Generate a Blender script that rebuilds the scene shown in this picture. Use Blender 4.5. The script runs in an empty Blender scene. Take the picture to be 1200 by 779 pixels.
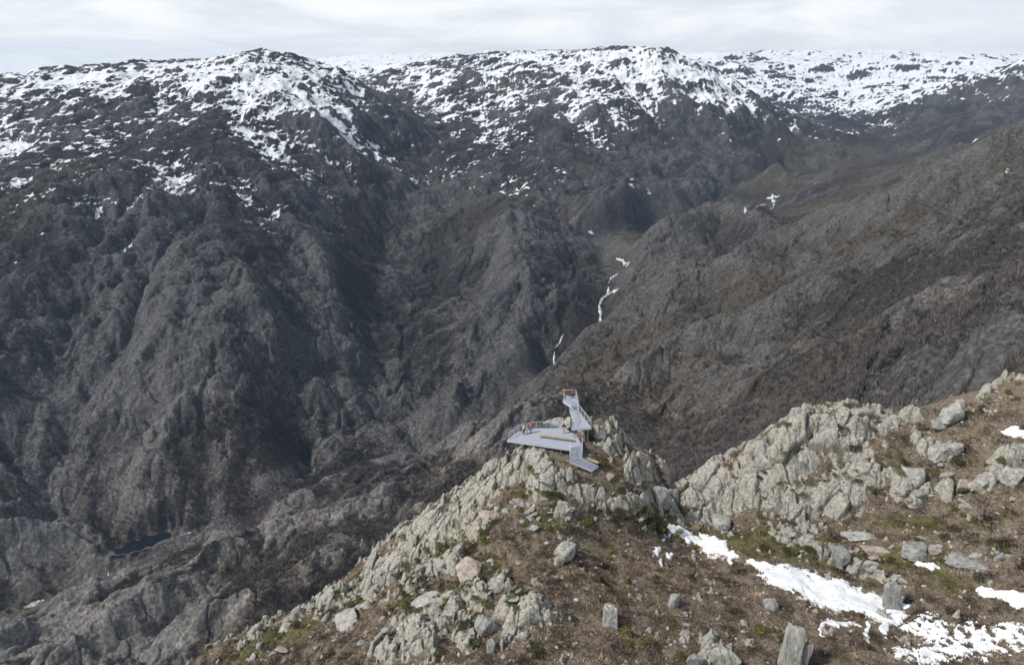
import bpy, bmesh, math, random, os
import numpy as np
from mathutils import Vector, Matrix
random.seed(7); rng = np.random.default_rng(11)
C = bpy.context.scene.collection
QUAL = float(os.environ.get('TQ', '0.87'))       # mesh density, 1 = final
PI = math.pi
f32 = np.float32

# ------------------------------------------------------------------ camera
FPX, PITCH = 857.0, math.radians(20.3)
cp, sp = math.cos(PITCH), math.sin(PITCH)
def ray(u, v):
    a = (u-600)/FPX; b = (389.5-v)/FPX
    return a, cp+b*sp, -sp+b*cp
def at_y(u, v, Y):
    x, y, z = ray(u, v); return x/y*Y, Y, z/y*Y
def at_z(u, v, Z):
    x, y, z = ray(u, v); return x/z*Z, y/z*Z, Z
def to_uv(X, Y, Z):
    yc = Y*cp - Z*sp; zc = Y*sp + Z*cp
    return 600+FPX*X/yc, 389.5-FPX*zc/yc

# ------------------------------------------------------------------ noise
def _h(ix, iy, s):
    ix = ix.astype(np.int64).astype(np.uint32); iy = iy.astype(np.int64).astype(np.uint32)
    n = ix*np.uint32(374761393) + iy*np.uint32(668265263) + np.uint32((s*2246822519) & 0xffffffff)
    n = (n ^ (n >> np.uint32(13)))*np.uint32(1274126177)
    n = (n ^ (n >> np.uint32(16)))*np.uint32(2654435761)
    return n ^ (n >> np.uint32(15))
def h01(ix, iy, s):
    return (_h(ix, iy, s) & np.uint32(0xffffff)).astype(f32)/f32(16777216)
def perlin(x, y, s):
    x = np.asarray(x, f32); y = np.asarray(y, f32)
    xi = np.floor(x); yi = np.floor(y); fx = x-xi; fy = y-yi
    u = fx*fx*fx*(fx*(fx*6-15)+10); v = fy*fy*fy*(fy*(fy*6-15)+10)
    def g(a, b):
        t = h01(xi+a, yi+b, s)*f32(2*PI)
        return np.cos(t)*(fx-a) + np.sin(t)*(fy-b)
    n0 = g(0, 0)*(1-u)+g(1, 0)*u; n1 = g(0, 1)*(1-u)+g(1, 1)*u
    return (n0*(1-v)+n1*v)*f32(1.5)
def fbm(x, y, s, n, gain=.5):
    t = 0; a = 1
    for i in range(n):
        t = t + perlin(x*2.03**i+13.7*i, y*2.03**i-7.1*i, s+i)*a; a *= gain
    return t
def billow(x, y, s, n, gain=.5):
    t = 0; a = 1
    for i in range(n):
        t = t + (np.sqrt(perlin(x*2.03**i+3.7*i, y*2.03**i-7.1*i, s+i)**2+.003)-.32)*a; a *= gain
    return t
def voro(x, y, s):
    """F1, F2, cell hashes, offset from the cell's point"""
    x = np.asarray(x, f32); y = np.asarray(y, f32)
    xi = np.floor(x); yi = np.floor(y)
    f1 = np.full(x.shape, 9, f32); f2 = f1.copy(); cx = np.zeros_like(f1); cy = cx.copy(); ox = cx.copy(); oy = cx.copy()
    for a in (-1, 0, 1):
        for b in (-1, 0, 1):
            px = xi+a; py = yi+b
            qx = px+h01(px, py, s)*.9+.05 - x; qy = py+h01(px, py, s+1)*.9+.05 - y
            d = np.sqrt(qx*qx+qy*qy)
            n = d < f1
            f2 = np.where(n, f1, np.minimum(f2, d)); f1 = np.where(n, d, f1)
            cx = np.where(n, px, cx); cy = np.where(n, py, cy); ox = np.where(n, -qx, ox); oy = np.where(n, -qy, oy)
    return f1, f2, cx, cy, ox, oy
def smooth(a, b, x):
    t = np.clip((x-a)/(b-a), 0, 1); return t*t*(3-2*t)

def blocks(X, Y, levels, ang, warp, seed=0, sharp=.13, fine=1.0):
    """jointed granite: tilted blocks of several sizes, parted by cracks"""
    c, d = np.cos(ang), np.sin(ang); a = X*c+Y*d; b = -X*d+Y*c; h = 0
    L0 = levels[0][1]
    wx = warp*fbm(X/L0, Y/L0, 5+seed, 3); wy = warp*fbm(X/L0, Y/L0, 8+seed, 3); a = a+wx; b = b+wy; ck = 0
    for k, (la, lb, am, cr) in enumerate(levels):
        f1, f2, cx, cy, ox, oy = voro(a/la+.37*k, b/lb, 100+10*k+seed)
        r = h01(cx, cy, 131+k+seed); tx = h01(cx, cy, 141+k)-.5; ty = h01(cx, cy, 151+k)-.5
        g = f2-f1; e = np.clip(g/sharp, 0, 1); e = 1-(1-e)**2
        h = h + (fine if k > 1 else 1.0)*(am*(r-.4) + am*1.9*(tx*ox+ty*oy) + am*.35*np.clip(g, 0, .6) - cr*(1-e)*(h01(cx, cy, 161+k)**1.5*1.3))
        ck = np.maximum(ck, (1-np.clip(g/(sharp*(.8+.5*k)), 0, 1))*h01(cx, cy, 161+k)**.6*(1, .95, .45, .1)[k])
    return h, ck

def tps(pts, vals, lam=1e-5):
    P = np.array(pts, float); n = len(P)
    def k(d2): return .5*d2*np.log(d2+1e-12)
    A = np.zeros((n+3, n+3)); d2 = ((P[:, None]-P[None])**2).sum(-1)
    A[:n, :n] = k(d2)+lam*np.eye(n); A[:n, n] = 1; A[:n, n+1:] = P; A[n, :n] = 1; A[n+1:, :n] = P.T
    w = np.linalg.solve(A, np.r_[vals, 0, 0, 0])
    def ev(x, y):
        x = np.asarray(x, f32); y = np.asarray(y, f32)
        o = (w[n]+w[n+1]*x+w[n+2]*y).astype(f32)
        for i in range(n):
            d = (x-f32(P[i, 0]))**2+(y-f32(P[i, 1]))**2+f32(1e-12)
            o += f32(.5*w[i])*d*np.log(d)
        return o
    return ev

def polydist(x, y, pl):
    """distance to a polyline and the parameter (0..1) along it"""
    best = np.full(x.shape, 1e9, f32); par = np.zeros(x.shape, f32); n = len(pl)-1
    for i in range(n):
        ax, ay = pl[i]; bx, by = pl[i+1]; dx, dy = bx-ax, by-ay
        t = np.clip(((x-ax)*dx+(y-ay)*dy)/(dx*dx+dy*dy), 0, 1)
        d = (x-ax-t*dx)**2+(y-ay-t*dy)**2
        m = d < best; best = np.where(m, d, best); par = np.where(m, (i+t)/n, par)
    return np.sqrt(best), par

def inpoly(X, Y, poly, grow=0.0):
    cx = sum(p.x for p in poly)/len(poly); cy = sum(p.y for p in poly)/len(poly)
    m = np.zeros(X.shape, bool); n = len(poly)
    pts = [(cx+(p.x-cx)*(1+grow), cy+(p.y-cy)*(1+grow)) for p in poly]
    for i in range(n):
        x0, y0 = pts[i]; x1, y1 = pts[(i+1) % n]
        c = ((y0 > Y) != (y1 > Y)) & (X < (x1-x0)*(Y-y0)/(y1-y0+1e-9)+x0)
        m ^= c
    return m

# ------------------------------------------------------------------ object helpers
def tag(o, label=None, cat=None, group=None, kind=None):
    if label: o['label'] = label
    if cat: o['category'] = cat
    if group: o['group'] = group
    if kind: o['kind'] = kind
    return o
def big_mesh(name, co, faces, mat, attrs=None, smooth_=True, parent=None):
    """co (n,3), faces (m,k) of equal k"""
    me = bpy.data.meshes.new(name); n = len(co); m, k = faces.shape
    me.vertices.add(n); me.vertices.foreach_set('co', np.ascontiguousarray(co, f32).ravel())
    me.loops.add(m*k); me.loops.foreach_set('vertex_index', np.ascontiguousarray(faces, np.int32).ravel())
    me.polygons.add(m); me.polygons.foreach_set('loop_start', np.arange(0, m*k, k, dtype=np.int32))
    me.polygons.foreach_set('use_smooth', np.full(m, smooth_))
    for kx, v in (attrs or {}).items():
        if v.ndim == 1:
            at = me.attributes.new(kx, 'FLOAT', 'POINT'); at.data.foreach_set('value', np.ascontiguousarray(v, f32))
        else:
            at = me.attributes.new(kx, 'FLOAT_COLOR', 'POINT')
            c4 = np.ones((n, 4), f32); c4[:, :3] = v; at.data.foreach_set('color', c4.ravel())
    me.update(calc_edges=True)
    me.materials.append(mat)
    o = bpy.data.objects.new(name, me); C.objects.link(o)
    if parent: o.parent = parent
    return o
def grid_faces(nr, nc, mask=None):
    i = np.arange(nr*nc, dtype=np.int32).reshape(nr, nc)
    q = np.stack([i[:-1, :-1], i[:-1, 1:], i[1:, 1:], i[1:, :-1]], -1).reshape(-1, 4)
    if mask is not None:
        q = q[mask[:-1, :-1].ravel() | mask[1:, 1:].ravel() | mask[:-1, 1:].ravel() | mask[1:, :-1].ravel()]
    return q
def compact(co, faces, attrs):
    used = np.unique(faces); mp = np.zeros(len(co), np.int32); mp[used] = np.arange(len(used))
    return co[used], mp[faces], {k: v[used] for k, v in attrs.items()}

# ------------------------------------------------------------------ material helpers
class N:
    def __init__(s, name):
        s.m = bpy.data.materials.new(name); s.m.use_nodes = True; s.t = s.m.node_tree; s.t.nodes.clear()
        s.out = s.t.nodes.new('ShaderNodeOutputMaterial')
    def n(s, ty, **kw):
        nd = s.t.nodes.new(ty)
        for k, v in kw.items():
            if k == 'ins':
                for a, b in v.items():
                    if isinstance(b, bpy.types.NodeSocket): s.t.links.new(b, nd.inputs[a])
                    else: nd.inputs[a].default_value = b
            else: setattr(nd, k, v)
        return nd
    def attr(s, name): return s.n('ShaderNodeAttribute', attribute_name=name)
    def math(s, op, a, b=0.0, c=0.0, clamp=False):
        nd = s.n('ShaderNodeMath', operation=op, use_clamp=clamp)
        for i, v in enumerate((a, b, c)):
            if isinstance(v, bpy.types.NodeSocket): s.t.links.new(v, nd.inputs[i])
            else: nd.inputs[i].default_value = v
        return nd.outputs[0]
    def noise(s, vec, scale, detail=4, rough=.6, dist=0.0):
        nd = s.n('ShaderNodeTexNoise', ins={'Scale': scale, 'Detail': detail, 'Roughness': rough, 'Distortion': dist})
        s.t.links.new(vec, nd.inputs['Vector']); return nd.outputs['Fac']
    def ramp(s, fac, stops):
        nd = s.n('ShaderNodeValToRGB'); s.t.links.new(fac, nd.inputs[0]); e = nd.color_ramp.elements
        while len(e) > 1: e.remove(e[-1])
        for i, (p, c) in enumerate(stops):
            el = e[0] if i == 0 else e.new(p)
            el.position = p; el.color = (*c, 1) if len(c) == 3 else c
        return nd.outputs[0]
    def mix(s, fac, a, b, bt='MIX'):
        nd = s.n('ShaderNodeMix', data_type='RGBA', blend_type=bt)
        for i, v in ((0, fac), (6, a), (7, b)):
            if isinstance(v, bpy.types.NodeSocket): s.t.links.new(v, nd.inputs[i])
            elif i == 0: nd.inputs[i].default_value = v
            else: nd.inputs[i].default_value = (*v, 1)
        return nd.outputs[2]
    def remap(s, v, a, b, c=0.0, d=1.0):
        nd = s.n('ShaderNodeMapRange'); s.t.links.new(v, nd.inputs[0])
        for i, x in enumerate((a, b, c, d)): nd.inputs[i+1].default_value = x
        return nd.outputs[0]
    def finish(s, col, rough=.85, bump=None, bstr=.5, bdist=.1, metal=0.0, spec=.3):
        b = s.n('ShaderNodeBsdfPrincipled')
        b.inputs['Specular IOR Level'].default_value = spec
        for k, v in (('Base Color', col), ('Roughness', rough), ('Metallic', metal)):
            if isinstance(v, bpy.types.NodeSocket): s.t.links.new(v, b.inputs[k])
            else: b.inputs[k].default_value = (*v, 1) if k == 'Base Color' else v
        if bump is not None:
            bn = s.n('ShaderNodeBump', ins={'Strength': bstr, 'Distance': bdist, 'Height': bump})
            s.t.links.new(bn.outputs[0], b.inputs['Normal'])
        s.t.links.new(b.outputs[0], s.out.inputs['Surface']); return s.m

def simple(name, col, rough=.7, var=.15, scale=6.0, metal=0.0):
    k = N(name); g = k.n('ShaderNodeTexCoord').outputs['Object']
    nz = k.noise(g, scale, 3)
    c = k.ramp(nz, [(.3, tuple(x*(1-var) for x in col)), (.7, tuple(min(1, x*(1+var)) for x in col))])
    return k.finish(c, rough, metal=metal)

# ------------------------------------------------------------------ materials of the land
def mat_rocky(far):
    k = N('far_hillside' if far else 'heath_and_granite')
    pos = k.n('ShaderNodeNewGeometry').outputs['Position']
    S = .12 if far else 1.0
    rock = k.attr('rock').outputs['Fac']; grass = k.attr('grass').outputs['Fac']
    n1 = k.noise(pos, (.05 if far else .35), 6, .65); n2 = k.noise(pos, (.35 if far else 2.6), 6, .7); n3 = k.noise(pos, (1.2 if far else 9), 3, .6)
    if far:
        rc = k.ramp(n2, [(.3, (.045, .047, .050)), (.48, (.10, .10, .099)), (.62, (.165, .165, .158)), (.75, (.25, .25, .235))])
        rc = k.mix(k.remap(n1, .35, .65), k.mix(1.0, rc, (.62, .60, .62), 'MULTIPLY'), rc)
        hc = k.ramp(n2, [(.3, (.016, .0155, .0165)), (.5, (.032, .029, .029)), (.7, (.058, .051, .047))])
        gc = k.ramp(n2, [(.3, (.036, .032, .026)), (.7, (.105, .092, .070))])
        base = k.mix(k.remap(k.math('ADD', grass, k.math('MULTIPLY', n3, .3)), .45, .85), hc, gc)
        rm = k.remap(k.math('ADD', rock, k.math('MULTIPLY', k.math('SUBTRACT', n2, .5), .7)), .38, .64)
        base = k.mix(rm, base, rc)
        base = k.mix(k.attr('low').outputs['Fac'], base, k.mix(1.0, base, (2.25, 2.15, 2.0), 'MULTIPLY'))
        base = k.mix(1.0, base, (.79, .785, .795), 'MULTIPLY')  # cloud shade over the canyon, put into the ground colour
        base = k.mix(k.attr('warm').outputs['Fac'], base, k.mix(1.0, base, (1.12, 1.08, 1.02), 'MULTIPLY'))
        sn = k.attr('snow').outputs['Fac']
        sm = k.remap(k.math('ADD', sn, k.math('MULTIPLY', k.math('SUBTRACT', k.noise(pos, .16, 8, .75), .5), .6)), .465, .56)
        snc = k.ramp(n1, [(.3, (.62, .66, .70)), (.7, (.80, .82, .84))])
        base = k.mix(sm, base, snc)
        return k.finish(base, .9, n2, .75, 1.6, spec=.15)
    rc = k.ramp(n2, [(.26, (.075, .073, .066)), (.40, (.22, .218, .205)), (.55, (.385, .381, .352)), (.75, (.55, .545, .50))])
    lich = k.ramp(n1, [(.35, (1.02, .96, .90)), (.5, (.99, .975, .92)), (.68, (.95, .95, .85))])
    rc = k.mix(1.0, rc, lich, 'MULTIPLY')
    pk = k.attr('pink').outputs['Fac']
    rc = k.mix(k.math('MULTIPLY', pk, .6), rc, (.46, .36, .29))
    rc = k.mix(k.math('MULTIPLY', k.remap(k.attr('crack').outputs['Fac'], .25, .7), .85), rc, (.085, .082, .062))
    spk = k.remap(n3, .62, .70); rc = k.mix(k.math('MULTIPLY', spk, .6), rc, (.10, .10, .095))
    hc = k.ramp(n2, [(.28, (.06, .048, .036)), (.45, (.14, .112, .086)), (.6, (.22, .18, .138)), (.75, (.34, .28, .21))])
    gc = k.ramp(n2, [(.3, (.06, .055, .028)), (.55, (.13, .115, .055)), (.75, (.22, .18, .10))])
    base = k.mix(k.remap(k.math('ADD', grass, k.math('MULTIPLY', k.math('SUBTRACT', n1, .5), .8)), .35, .65), hc, gc)
    rm = k.remap(k.math('ADD', rock, k.math('MULTIPLY', k.math('SUBTRACT', n2, .5), .45)), .42, .56)
    base = k.mix(rm, base, rc)
    bm = k.math('ADD', n2, k.math('MULTIPLY', n3, .5))
    return k.finish(base, .9, bm, .8, .22, spec=.15)

# ------------------------------------------------------------------ FAR LAND
F = [ # left massif
(0,92,1450),(80,84,1450),(170,76,1500),(250,69,1520),(305,59,1550),(355,70,1580),(410,90,1600),(455,115,1630),(505,150,1650),
(500,195,1440),(455,260,1180),(428,340,960),(432,420,825),(442,490,735),
(0,150,1150),(100,150,1150),(200,140,1200),(300,130,1250),(400,150,1300),(0,215,930),(100,218,930),(180,225,940),(250,243,960),(350,250,1020),(330,200,1120),(200,180,1070),(100,185,1040),
(100,300,800),(200,320,790),(300,320,820),(380,330,900),(0,350,720),(0,450,630),(100,400,690),(200,420,670),(300,420,700),(380,430,760),(0,550,570),(100,500,610),(100,580,570),(200,520,610),(300,510,640),(370,520,680),(200,590,575),(300,580,590),(0,620,530),(-150,300,800),(-150,500,600),(-150,100,1400),(-150,200,1000),(-150,620,520),
# second massif
(430,84,2300),(480,76,2300),(540,68,2300),(620,67,2250),(700,61,2200),(775,60,2150),(812,76,2100),(850,106,2050),(890,140,2000),(930,165,2000),(960,185,1950),
(600,120,1850),(600,180,1500),(600,250,1200),(600,330,1000),(610,400,880),(550,450,780),(500,330,1050),(530,250,1250),(700,120,1800),(700,180,1550),(700,240,1300),(800,130,1900),(800,190,1650),(780,235,1420),(650,330,980),(490,420,850),(500,470,770),(560,200,1420),(870,200,1650),(470,130,1900),(530,130,1850),
# river bed
(0,715,480),(60,690,500),(110,672,515),(165,640,541),(210,628,555),(300,600,585),(380,560,620),(430,537,650),(500,508,690),(560,480,727),(600,455,780),(650,412,869),(705,365,935),(730,312,1063),(700,280,1200),(760,262,1300),(830,245,1420),(905,232,1523),(930,190,1900),
# near bank
(0,779,400),(100,779,385),(200,779,375),(300,779,365),(100,700,455),(200,700,430),(300,700,415),(250,650,490),(350,620,520),(400,680,430),(450,580,550),(450,640,470),(520,540,600),(600,510,600),(600,480,660),(0,900,300),(300,900,280),(-150,800,380),
# right slopes
(700,450,720),(760,480,640),(800,520,540),(800,400,720),(870,440,600),(900,480,470),(950,440,480),(1000,450,400),(1050,440,330),(1100,440,280),(1150,420,265),(1200,400,270),(1200,330,370),(1100,340,500),(1000,350,640),(900,350,780),(800,330,900),(760,350,900),(720,400,830),(680,430,800),(900,400,650),(1000,400,500),
(1200,250,560),(1200,170,850),(1130,180,1150),(1050,190,1500),(1100,250,780),(1000,250,1000),(1000,300,800),(900,280,1080),(850,300,1020),(900,250,1300),(980,200,1600),(800,280,1150),(1100,210,980),(1350,150,800),(1350,250,500),(1350,350,300),
(1200,75,2600),(1130,108,2500),(1060,130,2450),(1000,147,2400),(1100,150,2100),(1200,120,2100),(1350,50,2500),(1350,120,1500),
# snowy upland
(850,90,3300),(900,110,3000),(950,130,2800),(1000,110,3500),(1100,96,3800),(1000,74,5000),(900,68,5200),(830,64,5000),(1100,70,5200),(1200,66,5200),(1350,66,5200),
]
FA, FL, FZ = [], [], []
for u, v, Y in F:
    x, y, z = at_y(u, v, Y); FA.append(math.atan2(x, y)); FL.append(math.log(math.hypot(x, y))); FZ.append(z)
def wp(deg, r, z): FA.append(math.radians(deg)); FL.append(math.log(r)); FZ.append(z)
for d, r, z in [(-46,250,-370),(-30,200,-330),(-10,200,-290),(10,200,-260),(25,200,-190),(33,190,-150),(45,180,-110),(-46,120,-330),(-20,120,-300),(0,120,-280),(20,120,-240),(45,110,-150),
    (-45,2300,-80),(-30,2300,-60),(-18,2500,-70),(-45,4500,-140),(-25,4500,-130),(-17,4000,-60),(-10,3100,-30),(0,3000,-40),(8,2900,-30),(-12,4800,30),(0,4800,30),(12,3100,-60),
    (-48,6800,-160),(-25,6800,-150),(-15,6800,-30),(0,6800,40),(20,6800,60),(35,6800,60),(48,6800,60)]: wp(d, r, z)
far_base = tps(list(zip(FA, FL)), np.array(FZ), 2e-5)

GUL = [ # carved gullies: (pixel path with forward distance), width m, depth m
 ([(520,160,1640),(500,195,1440),(455,260,1180),(428,340,960),(432,420,825),(444,490,735)], 26, 6),
 ([(215,215,950),(165,300,800),(120,400,690),(90,480,630),(60,560,570)], 20, 14),
 ([(135,225,940),(95,300,800),(60,400,680),(20,500,610)], 22, 14),
 ([(330,330,850),(350,400,740),(345,470,680),(360,530,650)], 16, 9),
 ([(270,330,810),(215,420,680),(190,480,640),(140,590,570)], 18, 12),
 ([(640,240,1300),(690,280,1200),(650,330,1000),(640,400,880)], 24, 14),
 ([(860,300,1040),(820,350,890),(870,420,680),(960,400,560),(1060,350,520)], 26, 9),
 ([(790,440,620),(900,450,540),(1000,420,450),(1200,300,420)], 24, 9),
 ([(930,190,1900),(880,215,1650),(830,245,1420),(760,262,1300),(700,280,1200),(730,312,1063),(705,365,935),(650,412,869),(600,455,780),(560,480,727),(500,508,690)], 22, 20),
 ([(500,508,690),(430,537,650),(380,560,620),(300,600,585),(210,628,555),(165,640,541),(110,672,515),(60,690,500),(0,715,480),(-80,740,450)], 12, 7),
 ([(330,640,480),(255,690,440),(225,700,430),(160,779,380)], 9, 8),
]
def al(u, v, Y):
    x, y, z = at_y(u, v, Y); return math.atan2(x, y), math.log(math.hypot(x, y))
RIB = [
 ([(560,520,600),(640,480,640),(720,440,690)], 16, 14),
 ([(760,320,1000),(840,310,980),(900,270,1060)], 20, 14),
 ([(900,470,470),(1000,400,480),(1090,340,480),(1200,290,450)], 14, 11),
 ([(0,745,420),(100,700,460),(180,665,490)], 9, 9),
 ([(120,790,370),(220,735,395),(330,690,420),(420,640,460)], 9, 9),
 ([(700,270,1250),(790,225,1480),(900,205,1650)], 26, 16),
 ([(830,130,1950),(880,170,1750),(900,200,1650)], 30, 16),
 ([(690,292,1180),(740,248,1330),(800,240,1400),(850,250,1330)], 46, 34),
 ([(725,335,1010),(790,285,1130),(850,268,1230),(885,285,1120)], 44, 42),
 ([(640,440,800),(700,388,850),(770,350,900),(850,335,900),(930,290,980),(1050,240,880),(1200,165,860)], 36, 28),
 ([(740,440,680),(800,400,720),(880,370,720),(960,340,740)], 24, 20),
 ([(800,505,540),(880,465,540),(980,425,480),(1100,380,420),(1200,340,370)], 15, 13),
 ([(1000,470,390),(1060,440,330),(1110,425,300),(1200,395,275)], 14, 11),
 ([(60,800,380),(150,745,415),(230,690,450),(300,630,500),(345,605,530)], 13, 16),
 ([(330,640,500),(400,605,520),(460,590,540)], 11, 11),
 ([(380,545,610),(450,505,660),(520,480,700)], 12, 15),
 ([(0,650,520),(60,635,535),(110,620,540)], 12, 13),
 ([(250,600,560),(300,590,570),(350,570,590)], 11, 11),
 ([(590,440,840),(610,350,980),(600,270,1150)], 45, 22),
 ([(180,590,590),(190,470,640),(280,330,800)], 22, 12),
 ([(420,450,760),(400,380,830),(360,280,960)], 26, 14),
]
GULP = [([al(*p) for p in g], w, d) for g, w, d in GUL+[(g, w, -d) for g, w, d in RIB]]

def far_field(AZ, LR):
    """height and masks of the far land for azimuth / ln r arrays (2-D grids)"""
    R = np.exp(LR); X = (R*np.sin(AZ)).astype(f32); Y = (R*np.cos(AZ)).astype(f32)
    wA = .010*perlin(X/90, Y/90, 3); wL = .010*perlin(X/90, Y/90, 4)
    B = far_base(AZ+wA, LR+wL)
    G = np.zeros_like(B)
    for pl, w, d in GULP:
        ds, _ = polydist(AZ+wA*1.5, LR+wL*1.5, pl); ds = ds*R
        B = B - d*np.exp(-(ds/w)**2) - (.5*d*np.exp(-(ds/(w*2.6))**2) if d > 0 else 0)
        G = np.maximum(G, np.exp(-(ds/(w*1.1))**2)) if d < 0 else np.minimum(G, -np.exp(-(ds/(w*1.5))**2)*min(1, abs(d)/12))
    gz_r = np.gradient(B, axis=0)/np.gradient(R, axis=0)
    gz_t = np.gradient(B, axis=1)/(np.gradient(AZ, axis=1)*R)
    s, c = np.sin(AZ), np.cos(AZ)
    gx = (gz_r*s+gz_t*c).astype(f32); gy = (gz_r*c-gz_t*s).astype(f32)
    slope = np.sqrt(gx*gx+gy*gy)
    steep = smooth(.12, .5, slope)
    # gullies that run down the slope
    H = np.zeros_like(B); dxs = np.zeros_like(B); dys = np.zeros_like(B)
    wave, amp = 150., 11.
    for o in range(5):
        q = 1.0/np.maximum(slope, .15)
        dx = (gy*q*.9 + dys*.6); dy = (-gx*q*.9 - dxs*.6)
        px = X/wave; py = Y/wave; xi = np.floor(px); yi = np.floor(py)
        va = 0; vx = 0; vy = 0; wt = 0
        for a in (-1, 0, 1):
            for b in (-1, 0, 1):
                cx = xi+a; cy = yi+b
                qx = px-(cx+h01(cx, cy, 50+o)); qy = py-(cy+h01(cx, cy, 70+o))
                w = np.exp(-2.2*(qx*qx+qy*qy)); ph = (qx*dx+qy*dy)*f32(2*PI*.8)
                sn = np.sin(ph)*w
                va = va+np.cos(ph)*w; vx = vx-sn*dx; vy = vy-sn*dy; wt = wt+w
        va /= wt; vx /= wt; vy /= wt
        H += va*amp*(.25+.75*steep); dxs += vx*(.5**o)*1.2; dys += vy*(.5**o)*1.2
        wave *= .5; amp *= .52
    # whaleback granite: rounded lobes with sharp creases, drawn out along the joints
    t = math.radians(40); a1 = X*math.cos(t)+Y*math.sin(t); b1 = -X*math.sin(t)+Y*math.cos(t)
    wx = 14*perlin(X/60, Y/60, 21); wy = 14*perlin(X/60, Y/60, 22)
    near = smooth(2600, 1200, R)
    bl = billow((a1+wx)/120, (b1+wy)/55, 30, 4, .52)
    bs = billow((a1+wx)/24, (b1+wy)/13, 36, 4, .58)
    iso = billow(X/42, Y/42, 44, 4, .55)
    rk0 = fbm(X/170, Y/170, 60, 4)
    nb = smooth(1500, 800, R)
    jb, _ = blocks(X, Y, ((70, 34, 1., .6), (30, 15, .50, .36), (12, 6.5, .22, .20), (5.5, 3, .09, .09)), math.radians(42), 9, 400)
    rlr = np.array([p[1] for p in GULP[9][0]][::-1]+[p[1] for p in GULP[8][0]][::-1][1:]); raz = np.array([p[0] for p in GULP[9][0]][::-1]+[p[0] for p in GULP[8][0]][::-1][1:])
    o_ = np.argsort(rlr); rd = np.interp(LR, rlr[o_], raz[o_]); right = smooth(-.01, .03, AZ-rd)*smooth(2300, 1700, R)
    calm = 1-.5*right
    D = H*calm + (13-3*right)*bl + 1.5*bs*near*(.5+.8*smooth(-.4, .4, rk0)) + 4.2*iso*(.4+.6*steep)*calm
    D += jb*(3.2+1.8*nb)*near + .35*near*np.abs(fbm(X/7, Y/7, 90, 2))
    rb1, _ = polydist(AZ, LR, GULP[8][0]); rb2, _ = polydist(AZ, LR, GULP[9][0]); rb = np.minimum(rb1, rb2)*R
    D *= .12+.88*smooth(4, 45, rb)
    D *= (.55+.45*smooth(5500, 2500, R))
    D += smooth(2600, 3800, R)*smooth(-.22, .0, AZ)*(70*billow(X/800, Y/800, 80, 4) + 10*fbm(X/1500, Y/1500, 85, 2))
    Z = B + D
    # river bed kept smooth
    return X, Y, Z, B, D, H, bl, bs, iso, rk0, slope, steep, rb, right, G

nA = int(1500*QUAL); nR = int(1650*QUAL)
az = np.linspace(math.radians(-50), math.radians(49), nA)
lr_min, lr_max = math.log(120), math.log(7000)
lk = np.array([lr_min, math.log(240), math.log(420), math.log(1700), math.log(2600), math.log(7000)])
share = np.array([0, .05, .17, .77, .91, 1.0])
lr = np.interp(np.linspace(0, 1, nR), share, lk)
AZ, LR = np.meshgrid(az, lr); AZ = AZ.astype(f32); LR = LR.astype(f32)
X, Y, Z, B, D, H, bl, bs, iso, rk0, slope, steep, rb, right, G = far_field(AZ, LR)
R = np.exp(LR)

# pool in the gorge: level the bed
PX, PY, PZ = at_y(168, 630, 555)
pe = ((X-PX)*.80+(Y-PY)*.60)/26; pf = (-(X-PX)*.60+(Y-PY)*.80)/9
pd = np.sqrt(pe*pe+pf*pf)+.25*perlin(X/7, Y/7, 88); PZ = float(np.percentile(Z[pd < 1.4], 22))+1.5; print('pool', PZ)
Z = np.where(pd < 1.6, Z*(smooth(1.0, 1.6, pd)) + (PZ-3+2.5*smooth(.6, 1.1, pd))*(1-smooth(1.0, 1.6, pd)), Z)

U, V = to_uv(X, Y, Z)
def ell(u0, v0, ru, rv, ang=0.0, UU=None, VV=None):
    UU = U if UU is None else UU; VV = V if VV is None else VV
    a = math.radians(ang); du = UU-u0; dv = VV-v0
    x = (du*math.cos(a)+dv*math.sin(a))/ru; y = (-du*math.sin(a)+dv*math.cos(a))/rv
    return np.exp(-(x*x+y*y))
# land cover: bare rock on the convex ribs, scrub in the hollows
conv = bs*.5+iso*.45+bl*.35
G = G*smooth(2200, 1500, R)*(1-.6*smooth(.3, .42, AZ)*smooth(700, 500, R))
rock = .44+.55*conv+.20*rk0+.10*steep+.24*np.maximum(G, 0)+.42*np.minimum(G, 0)
rock += (.10*smooth(800, 560, R)-.05)*right
rock -= .35*smooth(0, 1, sum(ell(*e) for e in [(330,690,110,45,-20),(470,640,110,30,-25),(520,560,90,25,-15),(420,560,60,22),(780,540,110,40),(1000,420,200,30,-25),(420,300,28,110,5),(1130,330,90,30,-25),(700,480,60,25,-20)]))
rock += .22*sum(ell(*e) for e in [(40,640,60,18,-20),(150,760,110,22,-30),(330,560,60,14,-25),(500,470,60,18),(1120,440,90,30,-20),(60,600,60,60),(800,290,50,22,-25),(310,440,70,60),(180,430,60,90,10)])
grass = .30+.35*fbm(X/230, Y/230, 64, 4) + .30*ell(980,175,60,14) + .18*ell(820,400,160,60,-20) + .15*ell(900,300,200,60)
grass -= .2*ell(200,400,300,250)
grass += .04*smooth(760, 520, R) + .13*right + .1*smooth(-.2, .4, fbm(X/120, Y/120, 65, 3))*right + .3*np.minimum(G, 0)
def wob_(X, Y): return .5*perlin(X/50, Y/50, 71)
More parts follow.
